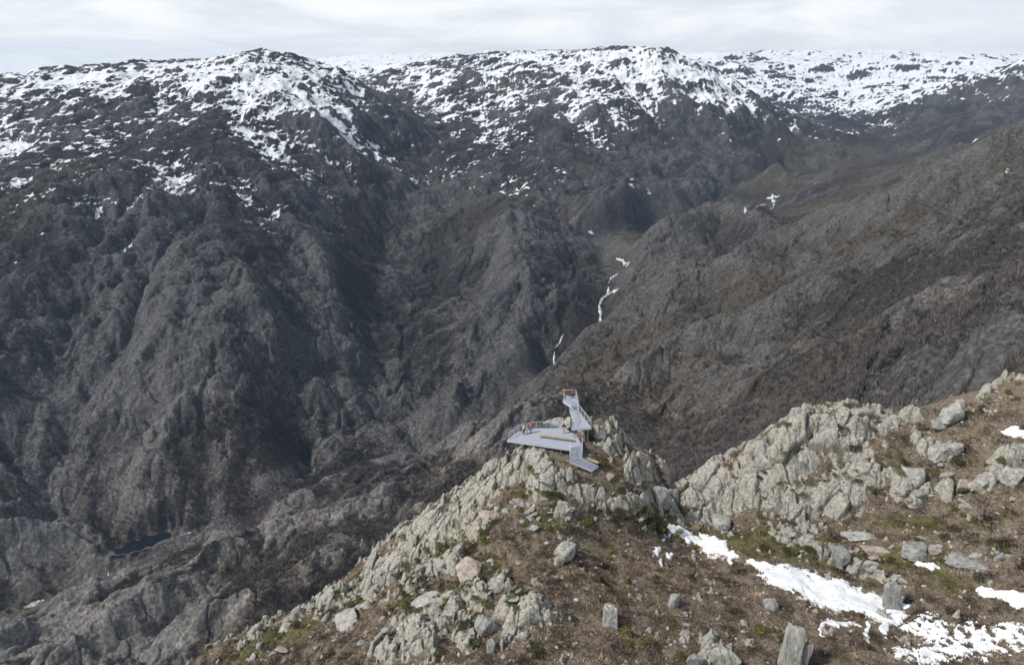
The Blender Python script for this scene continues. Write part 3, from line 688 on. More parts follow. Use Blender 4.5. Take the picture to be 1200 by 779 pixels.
# ------------------------------------------------------------------ BOULDERS
def boulder_mesh(seed, sx=1, sy=1, sz=1, flat=0.0, planes=13, det=4, box=False):
    r = np.random.default_rng(seed); bm = bmesh.new(); bmesh.ops.create_icosphere(bm, subdivisions=det, radius=1)
    v = np.array([x.co[:] for x in bm.verts]); v /= np.linalg.norm(v, axis=1)[:, None]
    nn = r.normal(size=(planes, 3)); nn /= np.linalg.norm(nn, axis=1)[:, None]; dd = r.uniform(.62, 1.0, planes)
    if box:
        ax = np.array([[1,.06,.05],[-1,.08,.1],[.05,1,.05],[.0,-1,.12],[.12,.05,1],[0,0,-1]]); ax /= np.linalg.norm(ax, axis=1)[:, None]
        nn = np.vstack([nn[:4], ax]); dd = np.r_[dd[:4]*.5+.75, .72, .70, .72, .72, .95, .95]
    nn = np.vstack([nn, [[0, 0, 1], [0, 0, -1]]]); dd = np.r_[dd, .75-flat, .8]
    dot = v@nn.T; rr = np.where(dot > .05, dd/np.maximum(dot, .05), 9)
    k = 14; rr = -np.log(np.exp(-k*np.minimum(rr, 3)).sum(1))/k
    p = v*rr[:, None]
    q1, q2 = p[:, 0]+.6*p[:, 2], p[:, 1]-.5*p[:, 2]
    f1, f2, *_r = voro(q1*1.5+seed, q2*1.5, seed); p = p*(1-.11*np.exp(-((f2-f1)/.07)**2)+.10*(h01(_r[0], _r[1], seed)-.5))[:, None]
    p = p*(1+.10*perlin(p[:, 0]*1.3+seed, q2*1.3, seed+5))[:, None]
    nz = perlin(p[:, 0]*2.2+seed, p[:, 1]*2.2+p[:, 2]*1.7, seed)*.06+perlin(p[:, 0]*6+seed, p[:, 1]*6+p[:, 2]*5, seed+1)*.035
    p = p*(1+nz)[:, None]*np.array([sx, sy, sz])
    for a, b in zip(bm.verts, p): a.co = b
    me = bpy.data.meshes.new('boulder'); bm.to_mesh(me); bm.free()
    for q in me.polygons: q.use_smooth = True
    return me
def rock_mat(name, tint, dark=1.0):
    k = N(name); tcx = k.n('ShaderNodeTexCoord').outputs['Object']; ob = k.n('ShaderNodeObjectInfo').outputs['Random']
    mp = k.n('ShaderNodeVectorMath', operation='ADD'); k.t.links.new(tcx, mp.inputs[0]); k.t.links.new(k.math('MULTIPLY', ob, 37.0), mp.inputs[1])
    n2 = k.noise(mp.outputs[0], 2.4, 7, .7); n3 = k.noise(mp.outputs[0], 8, 3)
    c = k.ramp(n2, [(.28, tuple(.09*dark*t for t in tint)), (.43, tuple(.27*dark*t for t in tint)), (.57, tuple(.39*dark*t for t in tint)), (.76, tuple(.54*dark*t for t in tint))])
    c = k.mix(k.math('MULTIPLY', k.remap(n3, .6, .7), .6), c, (.11, .11, .10))
    return k.finish(c, .9, k.math('ADD', n2, k.math('MULTIPLY', n3, .5)), .8, .18, spec=.15)
RM = [rock_mat('lichen_granite', (1, .99, .90)), rock_mat('pink_granite', (1.08, .93, .80)), rock_mat('grey_granite', (.98, .97, .92), .85)]
var = []
for s in range(14):
    r = random.Random(s); m_ = boulder_mesh(500+s, r.uniform(.8, 1.3), r.uniform(.7, 1.0), r.uniform(.5, .85), 0, 15, 4); m_.materials.append(RM[[0, 0, 1, 2][s % 4]]); var.append(m_)
def put_boulder(u, v, wpx, hpx, label, mat=0, group=None, seed=None, tilt=0.0, yaw=None, box=False, me=None, name='boulder', sink=.25, depth=.8):
    p = hit_near(u, v)
    if p is None: return None
    sc = (p.y*cp-p.z*sp)/FPX; w_, h_ = wpx*sc/2, hpx*sc/2/.93
    if me is None:
        me = boulder_mesh(seed or int(u*7+v), 1, depth, 1, -.2 if box else 0, 14, 5, box); me.materials.append(RM[mat])
    o = bpy.data.objects.new(name, me); C.objects.link(o)
    o.scale = (w_*1.12, w_*1.12, h_*1.25); o.location = p+Vector((0, w_*depth*.6, h_*(1-sink*1.6)))
    o.rotation_euler = (random.uniform(-.15, .1), tilt, yaw if yaw is not None else random.uniform(-.3, .3))
    tag(o, label, 'boulder', group); return o
NAMED = [
 (925,789,28,60,'tall upright pale granite slab at the bottom edge right of centre',0,dict(tilt=.02,sink=.1,depth=.5,box=True)),
 (941,788,11,40,'narrow grey slab leaning on the right side of the tall upright slab',2,dict(tilt=.12,sink=.1,depth=.7,box=True)),
 (1044,714,23,33,'flat faced grey granite boulder standing at the end of the snow patch',2,dict(tilt=-.15,sink=.15,depth=.5,box=True)),
 (715,733,20,24,'squat grey boulder alone in the brown heath right of the round outcrop',0,dict(depth=.8,box=True)),
 (989,662,17,20,'small upright split stone on the crooked rock line',2,dict()),
 (845,620,22,13,'pale stone at the foot of the big right outcrop above the saddle snow',0,dict()),
 (1072,655,32,14,'long grey boulder half buried in the brown hillside behind the oval snow',2,dict()),
 (1099,650,22,9,'flat brownish stone just right of the long grey boulder',1,dict()),
 (1123,664,26,10,'low flat grey stone nearest the right end of the stone row',2,dict()),
 (1006,632,40,7,'long low slab at the foot of the big right outcrop',0,dict(depth=.4)),
 (1030,651,28,8,'thin brownish slab along the crooked rock line',1,dict(depth=.4)),
 (905,716,20,13,'round grey stone in the heath just below the large snow patch',2,dict()),
 (788,712,11,20,'small pointed pale stone in the heath below the saddle',0,dict()),
 (663,655,22,26,'knobbly pale boulder in the heath below the viewpoint steps',0,dict()),
 (655,664,13,14,'small rounded stone touching the left foot of the knobbly boulder',1,dict()),
 (849,788,26,34,'rough pale boulder at the bottom edge left of the tall slab',0,dict(sink=.2)),
 (815,782,18,20,'broken grey boulder at the bottom edge with scrub on its left',2,dict(sink=.3)),
 (548,676,34,22,'broad pinkish boulder on the left flank of the ridge',1,dict(tilt=-.3)),
 (404,732,30,12,'smooth pale boulder alone on the lower left flank',0,dict(tilt=-.35)),
 (500,712,30,12,'flat pale boulder lying on the heath of the left flank',0,dict(tilt=-.2)),
 (566,742,15,26,'egg shaped grey boulder left of the round outcrop',2,dict()),
 (577,766,13,22,'small grey egg shaped stone low beside the round outcrop',2,dict()),
 (653,504,19,15,'pale rounded boulder behind the deck railing',0,dict(sink=.1)),
 (667,503,18,15,'pale boulder between the deck and the upper ramp',0,dict(sink=.1)),
 (1102,541,24,22,'angular pale boulder standing in the group on the right hillside',0,dict(tilt=.2)),
 (1120,535,20,18,'leaning pale boulder right of the angular hillside boulder',0,dict(tilt=-.2)),
 (1078,570,22,24,'tall pale boulder at the right end of the big outcrop',0,dict()),
 (1132,575,16,15,'small egg shaped stone in the hillside heath',1,dict()),
 (1146,575,18,14,'wider rounded stone right beside the egg shaped one on the hillside',1,dict()),
 (1173,560,20,20,'rounded boulder at the left of the heap near the right edge',0,dict()),
 (1190,566,26,18,'largest boulder of the heap near the right edge',0,dict()),
 (640,565,16,11,'yellowish boulder in the grass under the deck',0,dict()),
 (775,590,13,26,'narrow dark crag at the right shoulder of the viewpoint hill',2,dict(sink=.3)),
 (1105,503,18,10,'grey stone on the upper right crest',2,dict()),
 (1120,496,30,22,'large pale boulder of the upper right crest',0,dict(tilt=-.3)),
]
for u, v, w_, h_, lab, mt, kw in NAMED: put_boulder(u, v, w_, h_, lab, mt, **kw)
def scatter_boulders(n, zone, label, group, smin, smax, seed):
    r = random.Random(seed); k = 0; tries = 0
    while k < n and tries < n*12:
        tries += 1
        z = r.choice(zone); a = r.gauss(0, .6); b = r.gauss(0, .6); t = math.radians(z[4] if len(z) > 4 else 0)
        u = z[0]+a*z[2]*math.cos(t)-b*z[3]*math.sin(t); v = z[1]+a*z[2]*math.sin(t)+b*z[3]*math.cos(t)
        p = hit_near(u, v)
        if p is None or p.length > 150: continue
        i = min(nR2-1, int(np.interp(math.hypot(p.x, p.y), r2, range(nR2)))); j = min(nA2-1, int(np.interp(math.atan2(p.x, p.y), az2, range(nA2))))
        if SN[i, j] > .2 or any(inpoly(np.array([p.x]), np.array([p.y]), q, .2)[0] for q in (deckA, deckB, deckT, rampA0, rampA1)): continue
        s = smin*(smax/smin)**(r.random()**1.8)
        o = bpy.data.objects.new('boulder', r.choice(var)); C.objects.link(o)
        o.scale = (s/2, s/2*r.uniform(.7, 1), s/2*r.uniform(.6, 1.0)); o.location = p+Vector((0, 0, s*.10)); o.rotation_euler = (r.uniform(-.3, .3), r.uniform(-.3, .3), r.uniform(0, 6.28))
        tag(o, label, 'boulder', group); k += 1
scatter_boulders(95, [(540,650,110,26,-38),(450,700,90,18,-35),(570,690,50,26,-20),(480,730,60,26),(350,735,60,10,-32),(600,600,30,16),(420,755,60,14)], 'small pale or pinkish granite boulder among the rocks of the left flank', 'small boulders of the left flank', .5, 2.2, 1)
scatter_boulders(40, [(690,570,60,26),(740,570,40,20),(700,530,20,14),(650,600,40,14),(700,600,50,12)], 'small pale granite boulder below and beside the viewing platform', 'small boulders round the viewpoint', .5, 1.6, 2)
scatter_boulders(70, [(1080,520,70,26,-10),(1120,550,70,26),(1160,470,50,14,-25),(1190,560,26,22),(1060,580,30,14),(1150,590,50,20)], 'small pale boulder in the heath of the right hillside', 'small boulders of the right hillside', .5, 1.9, 3)
scatter_boulders(34, [(1000,655,70,10,22),(930,620,50,8,10),(1060,650,50,10),(1130,655,50,8)], 'small flat stone along the crooked rock line of the saddle', 'stones of the crooked rock line', .5, 1.7, 4)
scatter_boulders(34, [(700,690,110,50),(860,730,110,40),(620,760,60,14),(1100,620,90,30)], 'small grey stone showing through the brown heath of the foreground', 'small stones in the foreground heath', .35, .9, 5)

# ------------------------------------------------------------------ GREEN SHRUBS
gmm = N('evergreen_leaves'); _c = gmm.attr('tint').outputs['Color']; leaf_mat = gmm.finish(_c, .85, spec=.15)
def shrub_mesh(seed, palette):
    r = np.random.default_rng(seed); P_, K_ = [], []
    for L in range(r.integers(3, 6)):
        c = np.array([r.normal()*.45, r.normal()*.45, 0]); q = leafy(190, r.uniform(.35, .6), r.uniform(.35, .6), .085, seed*9+L)+c.astype(f32)
        P_.append(q); K_.append(np.repeat(palette[r.integers(0, len(palette), 190)]*r.uniform(.7, 1.2, (190, 1)), 3, 0))
    P_ = np.concatenate(P_); K_ = np.concatenate(K_)
    o = big_mesh('green_shrub', P_, np.arange(len(P_)).reshape(-1, 3), leaf_mat, {'tint': K_.astype(f32)}, False); me = o.data
    bpy.data.objects.remove(o); return me
pg = np.array([(.07,.085,.026),(.10,.11,.034),(.14,.145,.045),(.20,.18,.065)]); pd_ = np.array([(.045,.052,.024),(.065,.068,.03),(.10,.09,.042)])
shr = [shrub_mesh(60+s, pg) for s in range(5)]+[shrub_mesh(80+s, pd_) for s in range(3)]
def put_shrub(u, v, s, label, group, r, k=None):
    p = hit_near(u, v)
    if p is None or p.length > 150: return
    if any(inpoly(np.array([p.x]), np.array([p.y]), q, .15)[0] for q in (deckA, deckB, deckT, rampA0, rampA1)): return
    o = bpy.data.objects.new('green_shrub', shr[r.randrange(8) if k is None else k]); C.objects.link(o)
    o.location = p-Vector((0, 0, .08*s)); s *= 1.25; o.scale = (s, s*r.uniform(.7, 1), s*r.uniform(.6, .9)); o.rotation_euler = (0, 0, r.uniform(0, 6.28))
    tag(o, label, 'shrub', group)
r_ = random.Random(3)
for u, v, s, lab in [(567,622,.9,'round dark green shrub cushion alone on the pale rocks of the left flank'),(525,638,1.3,'wide olive shrub in the crack in the middle of the left flank'),(540,596,1.0,'green shrub just under the skyline of the left flank'),(700,598,1.2,'dark shrub below the foot of the steps'),
   (926,497,.9,'dark shrub on the left brow of the big right outcrop'),(985,500,1.1,'wide green shrub on top of the big right outcrop'),(978,484,.8,'small green shrub at the very top of the big right outcrop'),(1128,542,1.2,'dark green shrub between the pale boulders of the right hillside'),(1121,623,1.2,'green shrub cushion low on the right hillside'),(890,600,.9,'dark shrub in a cleft at the foot of the big right outcrop')]:
    put_shrub(u, v, s, lab, None, r_)
def scatter_shrubs(n, zone, label, group, s0, s1, seed):
    r = random.Random(seed)
    for i in range(n):
        z = r.choice(zone); a = r.gauss(0, .6); b = r.gauss(0, .6); t = math.radians(z[4] if len(z) > 4 else 0)
        put_shrub(z[0]+a*z[2]*math.cos(t)-b*z[3]*math.sin(t), z[1]+a*z[2]*math.sin(t)+b*z[3]*math.cos(t), r.uniform(s0, s1), label, group, r)
scatter_shrubs(75, [(530,640,70,20,-38),(460,680,60,14,-36),(580,650,30,40,-40),(380,712,70,8,-30),(500,700,60,14,-20),(540,730,40,30)], 'olive green shrub growing in the cracks of the left flank', 'shrubs of the left flank', .4, 1.0, 11)
scatter_shrubs(55, [(625,578,22,16),(700,570,60,16),(735,600,40,12),(700,545,14,8),(770,605,30,12),(660,610,40,12)], 'green or brownish shrub on the hilltop around the viewing platform', 'shrubs around the viewing platform', .4, 1.0, 12)
scatter_shrubs(55, [(1000,545,70,26),(1090,560,80,30),(1130,620,70,30),(1150,475,50,12,-25),(940,560,60,26)], 'dark green shrub on the right outcrop and hillside', 'shrubs of the right hillside', .4, 1.0, 13)
scatter_shrubs(70, [(720,690,120,60),(640,750,80,26),(860,740,120,40),(920,640,120,10,8),(780,620,30,12)], 'dull olive shrub in the brown heath of the foreground', 'shrubs of the foreground heath', .4, 1.1, 14)

# ------------------------------------------------------------------ THE VIEWING PLATFORM
steel = simple('galvanised_steel', (.52, .55, .60), .5, .10, 3.0, .3)
dk = N('deck_planks'); _g = dk.n('ShaderNodeTexCoord').outputs['Object']
_w = dk.n('ShaderNodeTexWave', bands_direction='Y', ins={'Scale': .75, 'Distortion': 0.0}); dk.t.links.new(_g, _w.inputs['Vector'])
_c = dk.mix(dk.noise(_g, 2.0, 4), (.31, .34, .40), (.45, .48, .53)); deck_mat = dk.finish(dk.mix(dk.math('MULTIPLY', dk.remap(_w.outputs['Fac'], .0, .3, 1, 0), .65), _c, (.22, .24, .28)), .55, metal=.1)
wood = simple('pale_timber', (.40, .32, .19), .6, .15, 3.0); dark_steel = simple('underside_steel', (.20, .22, .25), .5, .1, 3.0, .4)
plat = bpy.data.objects.new('viewing_platform', None); C.objects.link(plat); plat.location = (deckA[1].x, deckA[1].y, DECK_Z-.6)
tag(plat, 'grey steel viewing platform with railings and steps on the rocky hilltop', 'viewing platform')
OFF = Vector(plat.location)
def link(name, bm, mat, parent, origin=None):
    me = bpy.data.meshes.new(name); bmesh.ops.recalc_face_normals(bm, faces=bm.faces); bm.to_mesh(me); bm.free(); me.materials.append(mat)
    o = bpy.data.objects.new(name, me); C.objects.link(o); o.parent = parent
    return o
def prism(bm, pts, th):
    a = [bm.verts.new(p) for p in pts]; b = [bm.verts.new(p-Vector((0, 0, th))) for p in pts]; n = len(pts)
    bm.faces.new(a); bm.faces.new(b[::-1])
    for i in range(n): bm.faces.new((a[i], b[i], b[(i+1) % n], a[(i+1) % n]))
def bar(bm, p, q, w, h=None):
    h = h or w; d = (q-p); L = d.length; d.normalize(); up = Vector((0, 0, 1)) if abs(d.z) < .95 else Vector((1, 0, 0))
    s = d.cross(up).normalized(); t = s.cross(d).normalized()
    V8 = [bm.verts.new(e+s*a*w/2+t*b*h/2) for e in (p, q) for a, b in ((-1, -1), (1, -1), (1, 1), (-1, 1))]
    for f in ((0, 1, 2, 3), (7, 6, 5, 4), (0, 4, 5, 1), (1, 5, 6, 2), (2, 6, 7, 3), (3, 7, 4, 0)): bm.faces.new([V8[i] for i in f])
def loc(ps): return [p-OFF for p in ps]
def deck_part(name, poly, th, parent=plat):
    bm = bmesh.new(); prism(bm, loc(poly), .07); o = link(name, bm, deck_mat, parent)
    bm = bmesh.new(); n = len(poly); L = loc(poly)
    for i in range(n): bar(bm, L[i]-Vector((0, 0, .07+th/2+.003)), L[(i+1) % n]-Vector((0, 0, .07+th/2+.003)), .10, th)
    f = link('edge_beam', bm, steel, o); return o
deck_part('deck', deckA, .28); deck_part('upper_ramp', deckB, .26); deck_part('lookout_landing', deckT, .22)
def stair(name, poly, steps, rise_first=True):
    """poly: top-left, top-right, bottom-right, bottom-left"""
    a, b, c, d = loc(poly); bm = bmesh.new()
    for i in range(steps):
        t0, t1 = i/steps, (i+1)/steps; z = a.z+(d.z-a.z)*t1
        q = [a.lerp(d, t0), b.lerp(c, t0), b.lerp(c, t1), a.lerp(d, t1)]
        for p in q: p.z = z
        prism(bm, q, abs(a.z-d.z)/steps+.03)
    o = link(name, bm, deck_mat, plat); bm = bmesh.new()
    for p, q in ((a, d), (b, c)): bar(bm, p-Vector((0, 0, .16)), q-Vector((0, 0, .16)), .06, .26)
    link('stringer', bm, steel, o); return o
stair('steps', rampA0, 6); stair('lower_steps', rampA1, 9)
stair('lookout_steps', [deckT[0], deckT[1], deckB[2]+Vector((0, 0, 0)), deckB[3]], 6)
def railing(path, h=1.1, post_gap=1.25, mids=4, label=None):
    P = [p-OFF for p in path]; bm = bmesh.new()
    for i in range(len(P)-1):
        up = Vector((0, 0, h)); bar(bm, P[i]+up, P[i+1]+up, .065, .05)
        for m in range(mids): bar(bm, P[i]+up*((m+.6)/(mids+.6)), P[i+1]+up*((m+.6)/(mids+.6)), .018)
    o = link('railing', bm, steel, plat); posts = []
    for i in range(len(P)-1):
        k = max(1, round((P[i+1]-P[i]).length/post_gap))
        for j in range(k+(1 if i == len(P)-2 else 0)): posts.append(P[i].lerp(P[i+1], j/k))
    pm_ = None
    for p in posts:
        if pm_ is None:
            bm = bmesh.new(); bar(bm, Vector((0, 0, -.02)), Vector((0, 0, h-.026)), .055); bar(bm, Vector((0, 0, -.018)), Vector((0, 0, .004)), .14)
            q = link('post', bm, steel, o); pm_ = q.data
        else:
            q = bpy.data.objects.new('post', pm_); C.objects.link(q); q.parent = o
        q.location = p
    return o
ins = lambda poly, i, s=.06: poly[i]+(sum(poly, Vector())/len(poly)-poly[i])*s
railing([ins(deckA, 0, .03), ins(deckA, 6, .03), ins(deckA, 5, .03), ins(deckA, 4, .03)])
railing([ins(deckB, 1, .03), ins(deckB, 2, .03), ins(deckT, 1, .03), ins(deckT, 2, .05), ins(deckT, 3, .05), ins(deckT, 4, .05), ins(deckT, 0, .05)])
railing([ins(deckB, 3, .05), ins(deckB, 4, .05), ins(deckB, 0, .05)])
railing([rampA0[1], rampA0[2]], post_gap=1.0, mids=3); railing([rampA0[0], rampA0[3]], post_gap=1.0, mids=3)
for q in (deckA[0].lerp(deckA[1], .12), deckA[0].lerp(deckA[1], .35), deckA[0].lerp(deckA[1], .6), deckA[0].lerp(deckA[1], .85), deckA[6].lerp(deckA[0], .3), deckA[5].lerp(deckA[1], .2),
          deckB[0].lerp(deckB[1], .15), deckB[0].lerp(deckB[1], .85), deckB[2], deckB[3], deckT[3].lerp(deckT[0], .3), deckT[2].lerp(deckT[1], .3), rampA0[3], rampA0[2], rampA1[3], rampA1[2]):
    p = q+(Vector((deckA[1].x, deckA[1].y, q.z))-q)*.02; g = float(zat(p.x, p.y)[0])-.6
    g = max(g, p.z-9); bm = bmesh.new(); bar(bm, Vector((0, 0, -.33)), Vector((0, 0, g-p.z)), .11)
    o = link('support_post', bm, dark_steel, plat); o.location = p-OFF
def bench(a, b, label, z):
    a = P3(*a, z+.46); b = P3(*b, z+.46); o = bpy.data.objects.new('timber_bench', None); C.objects.link(o); mid = (a+b)/2; o.location = (mid.x, mid.y, z)
    tag(o, label, 'bench', 'timber benches of the viewing platform'); M = Vector(o.location); d = (b-a).normalized(); s = Vector((-d.y, d.x, 0))
    bm = bmesh.new()
    for k in (-.17, 0, .17): bar(bm, a-M+s*k, b-M+s*k, .15, .06)
    link('seat', bm, wood, o)
    for t in (.06, .5, .94):
        bm = bmesh.new(); c = a.lerp(b, t)-M; bar(bm, c-Vector((0, 0, .035)), Vector((c.x, c.y, .01)), .30, .06); bar(bm, Vector((c.x, c.y, .004))-s*.2, Vector((c.x, c.y, .004))+s*.2, .1, .008)
        link('leg', bm, dark_steel, o)
bench((631.5,509,), (672,514.5), 'long pale timber bench on the main deck', DECK_Z)
bq = bench((685,535.5), (701,542), 'short timber bench beside the lower steps', DECK_Z-2.0)

# ------------------------------------------------------------------ PEOPLE
def skinmesh(name, pts, edges, rad, mat, parent, sub=2, root=0):
    me = bpy.data.meshes.new(name); me.from_pydata(pts, edges, []); o = bpy.data.objects.new(name, me); C.objects.link(o)
    md = o.modifiers.new('s', 'SKIN'); md.use_smooth_shade = True
    for i, r in enumerate(rad): me.skin_vertices[0].data[i].radius = (r, r) if not isinstance(r, tuple) else r
    me.skin_vertices[0].data[root].use_root = True
    ss = o.modifiers.new('d', 'SUBSURF'); ss.levels = sub; ss.render_levels = sub
    dg = bpy.context.evaluated_depsgraph_get(); m2 = bpy.data.meshes.new_from_object(o.evaluated_get(dg)); o.modifiers.clear(); o.data = m2; bpy.data.meshes.remove(me)
    m2.materials.clear(); m2.materials.append(mat); m2.name = name; o.parent = parent
    for p in m2.polygons: p.use_smooth = True
    return o
skin_m = simple('skin', (.50, .33, .25), .6, .05)
def person(feet, face, label, jacket, trousers, hair, arms='rail', h=1.74):
    root = bpy.data.objects.new('person', None); C.objects.link(root); root.location = feet; root.rotation_euler = (0, 0, face); root.scale = (h/1.74,)*3
    tag(root, label, 'person')
    # facing +Y; hips .93, shoulders 1.43, head 1.62
    pts = [(0,0,.95),(0,0,1.15),(0,0,1.38),(0,.01,1.50),(0,.02,1.60),(0,.02,1.69)]; E_ = [(0,1),(1,2),(2,3),(3,4),(4,5)]; rad = [.13,.12,.13,.055,.085,.07]
    def add(p, r, to): pts.append(p); rad.append(r); E_.append((to, len(pts)-1)); return len(pts)-1
    hands = []
    for s in (-1, 1):
        a = add((s*.17,0,1.41), .06, 2)
        if arms == 'rail': e = add((s*.24,.10,1.20), .045, a); hd = add((s*.17,.32,1.10), .035, e); tip = (s*.15,.40,1.09)
        elif arms == 'up': e = add((s*.27,.12,1.36), .045, a); hd = add((s*.10,.26,1.50), .035, e); tip = (s*.06,.30,1.56)
        else: e = add((s*.25,-.02,1.15), .045, a); hd = add((s*.25,.06,.92), .035, e); tip = (s*.25,.09,.84)
        t = add(tip, .028, hd); hands.append((hd, t))
        for k in range(4):
            f = (k-1.5)*.022; base = Vector(tip); dr = (base-Vector(pts[hd])).normalized(); sd = Vector((1, 0, 0)) if arms != 'down' else Vector((0, 1, 0))
            q = add(tuple(base+sd*f+dr*.035), .0095, t); add(tuple(base+sd*f*1.1+dr*(.065+.008*(1.5-abs(k-1.5)))+Vector((0, 0, -.012))), .008, q)
        q = add(tuple(Vector(pts[hd])+Vector((-s*.045, .03, .0))), .011, hd); add(tuple(Vector(pts[hd])+Vector((-s*.055, .065, -.005))), .009, q)
        hp = add((s*.09,0,.90), .09, 0); kn = add((s*.10,.02,.49), .06, hp); an = add((s*.11,-.01,.09), .042, kn); add((s*.12,.13,.04), .038, an)
    body = skinmesh('body', pts, E_, rad, skin_m, root)
    # head features pushed into the same surface
    for v in body.data.vertices:
        c = v.co
        if c.z > 1.53:
            dx, dz = c.x, c.z
            if c.y > .07:
                c.y += .022*math.exp(-((dx/.015)**2+((dz-1.605)/.02)**2)) - .010*math.exp(-(((abs(dx)-.03)/.014)**2+((dz-1.635)/.012)**2)) + .006*math.exp(-((dx/.025)**2+((dz-1.565)/.008)**2))
            c.x += math.copysign(.014*math.exp(-((c.y-.01)/.02)**2-((dz-1.62)/.025)**2), c.x) if abs(c.x) > .06 else 0
    jm, tm_, hm = simple('jacket_cloth', jacket, .8, .1), simple('trouser_cloth', trousers, .85, .1), simple('hair', hair, .7, .1)
    jp = [(0,0,.90),(0,0,1.15),(0,0,1.38),(0,.005,1.46)]; je = [(0,1),(1,2),(2,3)]; jr = [(.165,.13),(.15,.12),(.165,.12),.075]
    for s in (-1, 1):
        k = len(jp); A = 6+(0 if s < 0 else 0)
        i0 = [i for i in range(len(pts)) if abs(pts[i][0]-s*.17) < .001 and abs(pts[i][2]-1.41) < .001][0]
        jp += [pts[i0], pts[i0+1], pts[i0+2]]; jr += [.075, .062, .052]; je += [(2, k), (k, k+1), (k+1, k+2)]
    skinmesh('jacket', jp, je, jr, jm, root)
    tp = [(0,0,.95)]; te = []; tr = [.145]
    for s in (-1, 1):
        k = len(tp); tp += [(s*.09,0,.88),(s*.10,.02,.49),(s*.11,-.01,.12)]; tr += [.105, .075, .06]; te += [(0, k), (k, k+1), (k+1, k+2)]
    skinmesh('trousers', tp, te, tr, tm_, root)
    skinmesh('hair', [(0,-.01,1.60),(0,-.005,1.67),(0,.02,1.725)], [(0,1),(1,2)], [.075,.092,.06], hm, root)
    for s in (-1, 1): skinmesh('shoe', [(s*.11,-.04,.05),(s*.115,.04,.045),(s*.12,.15,.035)], [(0,1),(1,2)], [.052,.05,.04], simple('shoe_leather', (.05,.045,.04), .6), root)
    return root
def feet(u, v, z): return P3(u, v, z+.01)
person(feet(662,467.5,ST), .5, 'person in a bright red jacket at the left corner of the lookout landing', (.62,.03,.03), (.05,.05,.07), (.05,.03,.02), 'up')
person(feet(671.2,466.5,ST), -.4, 'dark haired person in a dark red jacket at the right of the lookout landing', (.22,.03,.05), (.04,.04,.05), (.01,.01,.01), 'rail')
person(feet(660.7,507.5,DECK_Z), 2.9, 'person in a black jacket and pale trousers standing behind the long bench', (.015,.015,.018), (.35,.30,.32), (.05,.03,.02), 'down')
person(feet(617.6,508.3,DECK_Z), .6, 'person in an ochre jacket and white trousers at the deck railing', (.45,.24,.06), (.55,.56,.60), (.10,.05,.02), 'rail')
person(feet(621.8,507.3,DECK_Z), .1, 'person in an orange brown jacket and blue trousers at the deck railing', (.50,.14,.03), (.12,.17,.28), (.12,.06,.03), 'rail')
person(feet(613.8,509,DECK_Z), 1.0, 'person in a white top and dark trousers, leftmost of the group on the deck', (.70,.71,.74), (.05,.06,.10), (.05,.04,.03), 'down')
#@@END2
# ------------------------------------------------------------------ camera, sun, sky
cam = bpy.data.cameras.new('camera'); co = bpy.data.objects.new('camera', cam); C.objects.link(co)
co.location = (0, 0, 0); co.rotation_euler = (PI/2-PITCH, 0, 0)
cam.sensor_width = 36; cam.lens = FPX/1200*36; cam.clip_start = .5; cam.clip_end = 30000
bpy.context.scene.camera = co
SUN_AZ, SUN_EL = math.radians(-112), math.radians(47)     # azimuth from +Y towards +X
sd_ = Vector((math.sin(SUN_AZ)*math.cos(SUN_EL), math.cos(SUN_AZ)*math.cos(SUN_EL), math.sin(SUN_EL)))
sl = bpy.data.lights.new('sun', 'SUN'); sl.energy = 4.2; sl.angle = math.radians(5); sl.color = (1, .95, .88)
so = bpy.data.objects.new('sun', sl); C.objects.link(so); so.rotation_euler = sd_.to_track_quat('Z', 'Y').to_euler()
w = bpy.data.worlds.new('World'); bpy.context.scene.world = w; w.use_nodes = True
nt = w.node_tree; nt.nodes.clear()
def wn(ty, **kw):
    nd = nt.nodes.new(ty)
    for k, v in kw.items(): setattr(nd, k, v)
    return nd
sky = wn('ShaderNodeTexSky', sky_type='NISHITA', sun_disc=False, sun_elevation=SUN_EL, sun_rotation=SUN_AZ, altitude=1500)
tc = wn('ShaderNodeTexCoord'); sx = wn('ShaderNodeSeparateXYZ'); nt.links.new(tc.outputs['Generated'], sx.inputs[0])
def wm(op, a, b=0.0, clamp=False):
    nd = wn('ShaderNodeMath', operation=op, use_clamp=clamp)
    for i, v in enumerate((a, b)):
        if isinstance(v, bpy.types.NodeSocket): nt.links.new(v, nd.inputs[i])
        else: nd.inputs[i].default_value = v
    return nd.outputs[0]
zz = wm('ADD', wm('MAXIMUM', sx.outputs[2], 0.0), .16)
cx = wn('ShaderNodeCombineXYZ'); nt.links.new(wm('DIVIDE', sx.outputs[0], zz), cx.inputs[0]); nt.links.new(wm('DIVIDE', sx.outputs[1], zz), cx.inputs[1])
def wnoise(scale, det, rough, dist=0.0):
    nd = wn('ShaderNodeTexNoise'); nt.links.new(cx.outputs[0], nd.inputs['Vector'])
    nd.inputs['Scale'].default_value = scale; nd.inputs['Detail'].default_value = det; nd.inputs['Roughness'].default_value = rough; nd.inputs['Distortion'].default_value = dist
    return nd.outputs['Fac']
c1 = wnoise(.5, 8, .6, .5); c2 = wnoise(.9, 8, .62, .6)
r1 = wn('ShaderNodeValToRGB'); nt.links.new(c1, r1.inputs[0])
e = r1.color_ramp.elements; e[0].position = .30; e[0].color = (0, 0, 0, 1); e[1].position = .50; e[1].color = (1, 1, 1, 1)
r2_ = wn('ShaderNodeValToRGB'); nt.links.new(c2, r2_.inputs[0])
e = r2_.color_ramp.elements; e[0].position = .38; e[0].color = (9.0, 9.6, 10.1, 1); e[1].position = .60; e[1].color = (11.2, 11.4, 11.5, 1)
mx = wn('ShaderNodeMix', data_type='RGBA')
lowk = wn('ShaderNodeMapRange'); nt.links.new(sx.outputs[2], lowk.inputs[0])
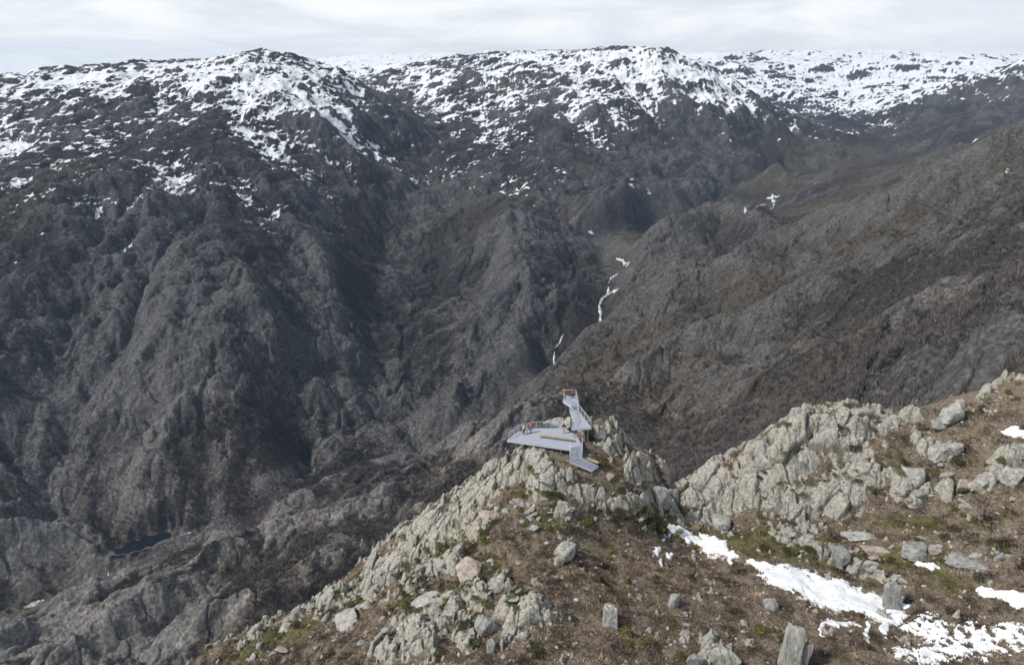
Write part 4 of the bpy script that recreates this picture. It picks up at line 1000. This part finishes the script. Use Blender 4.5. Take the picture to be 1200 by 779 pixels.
for i_, v_ in enumerate((.12, .55, 1.0, .30)): lowk.inputs[i_+1].default_value = v_
nt.links.new(wm('MULTIPLY', wm('ADD', wm('MULTIPLY', r1.outputs[0], .35), .62, True), lowk.outputs[0]), mx.inputs[0])
nt.links.new(sky.outputs[0], mx.inputs[6]); nt.links.new(r2_.outputs[0], mx.inputs[7])
bg = wn('ShaderNodeBackground'); bg.inputs[1].default_value = .095; nt.links.new(mx.outputs[2], bg.inputs[0])
ow = wn('ShaderNodeOutputWorld'); nt.links.new(bg.outputs[0], ow.inputs[0])

# the air
HZ = float(os.environ.get('HZ', '1'))
if HZ > 0:
    hb = bpy.data.meshes.new('haze'); x0, x1, y0, y1 = -5600, 5600, -300, 7300
    z0, z1 = float(min(Z.min(), Z2.min()))-1.5, float(Z.max())+3
    vs = [(x0,y0,z0),(x1,y0,z0),(x1,y1,z0),(x0,y1,z0),(x0,y0,z1),(x1,y0,z1),(x1,y1,z1),(x0,y1,z1)]
    hb.from_pydata(vs, [], [(0,3,2,1),(4,5,6,7),(0,1,5,4),(1,2,6,5),(2,3,7,6),(3,0,4,7)])
    k = bpy.data.materials.new('air'); k.use_nodes = True; k.node_tree.nodes.clear()
    pv = k.node_tree.nodes.new('ShaderNodeVolumePrincipled'); mo = k.node_tree.nodes.new('ShaderNodeOutputMaterial')
    pv.inputs['Color'].default_value = (.52, .72, 1.0, 1); pv.inputs['Density'].default_value = .000055*HZ; pv.inputs['Anisotropy'].default_value = .1
    k.node_tree.links.new(pv.outputs[0], mo.inputs['Volume']); hb.materials.append(k)
    ho = bpy.data.objects.new('haze', hb); C.objects.link(ho); tag(ho, 'thin bluish air over the canyon', None, kind='stuff')

S = bpy.context.scene
S.view_settings.view_transform = 'Standard'; S.view_settings.look = 'None'; S.view_settings.gamma = 1; S.view_settings.use_curve_mapping = False
S.view_settings.exposure = 0.0
S.cycles.max_bounces = 5; S.cycles.diffuse_bounces = 2; S.cycles.volume_bounces = 0; S.cycles.use_denoising = True
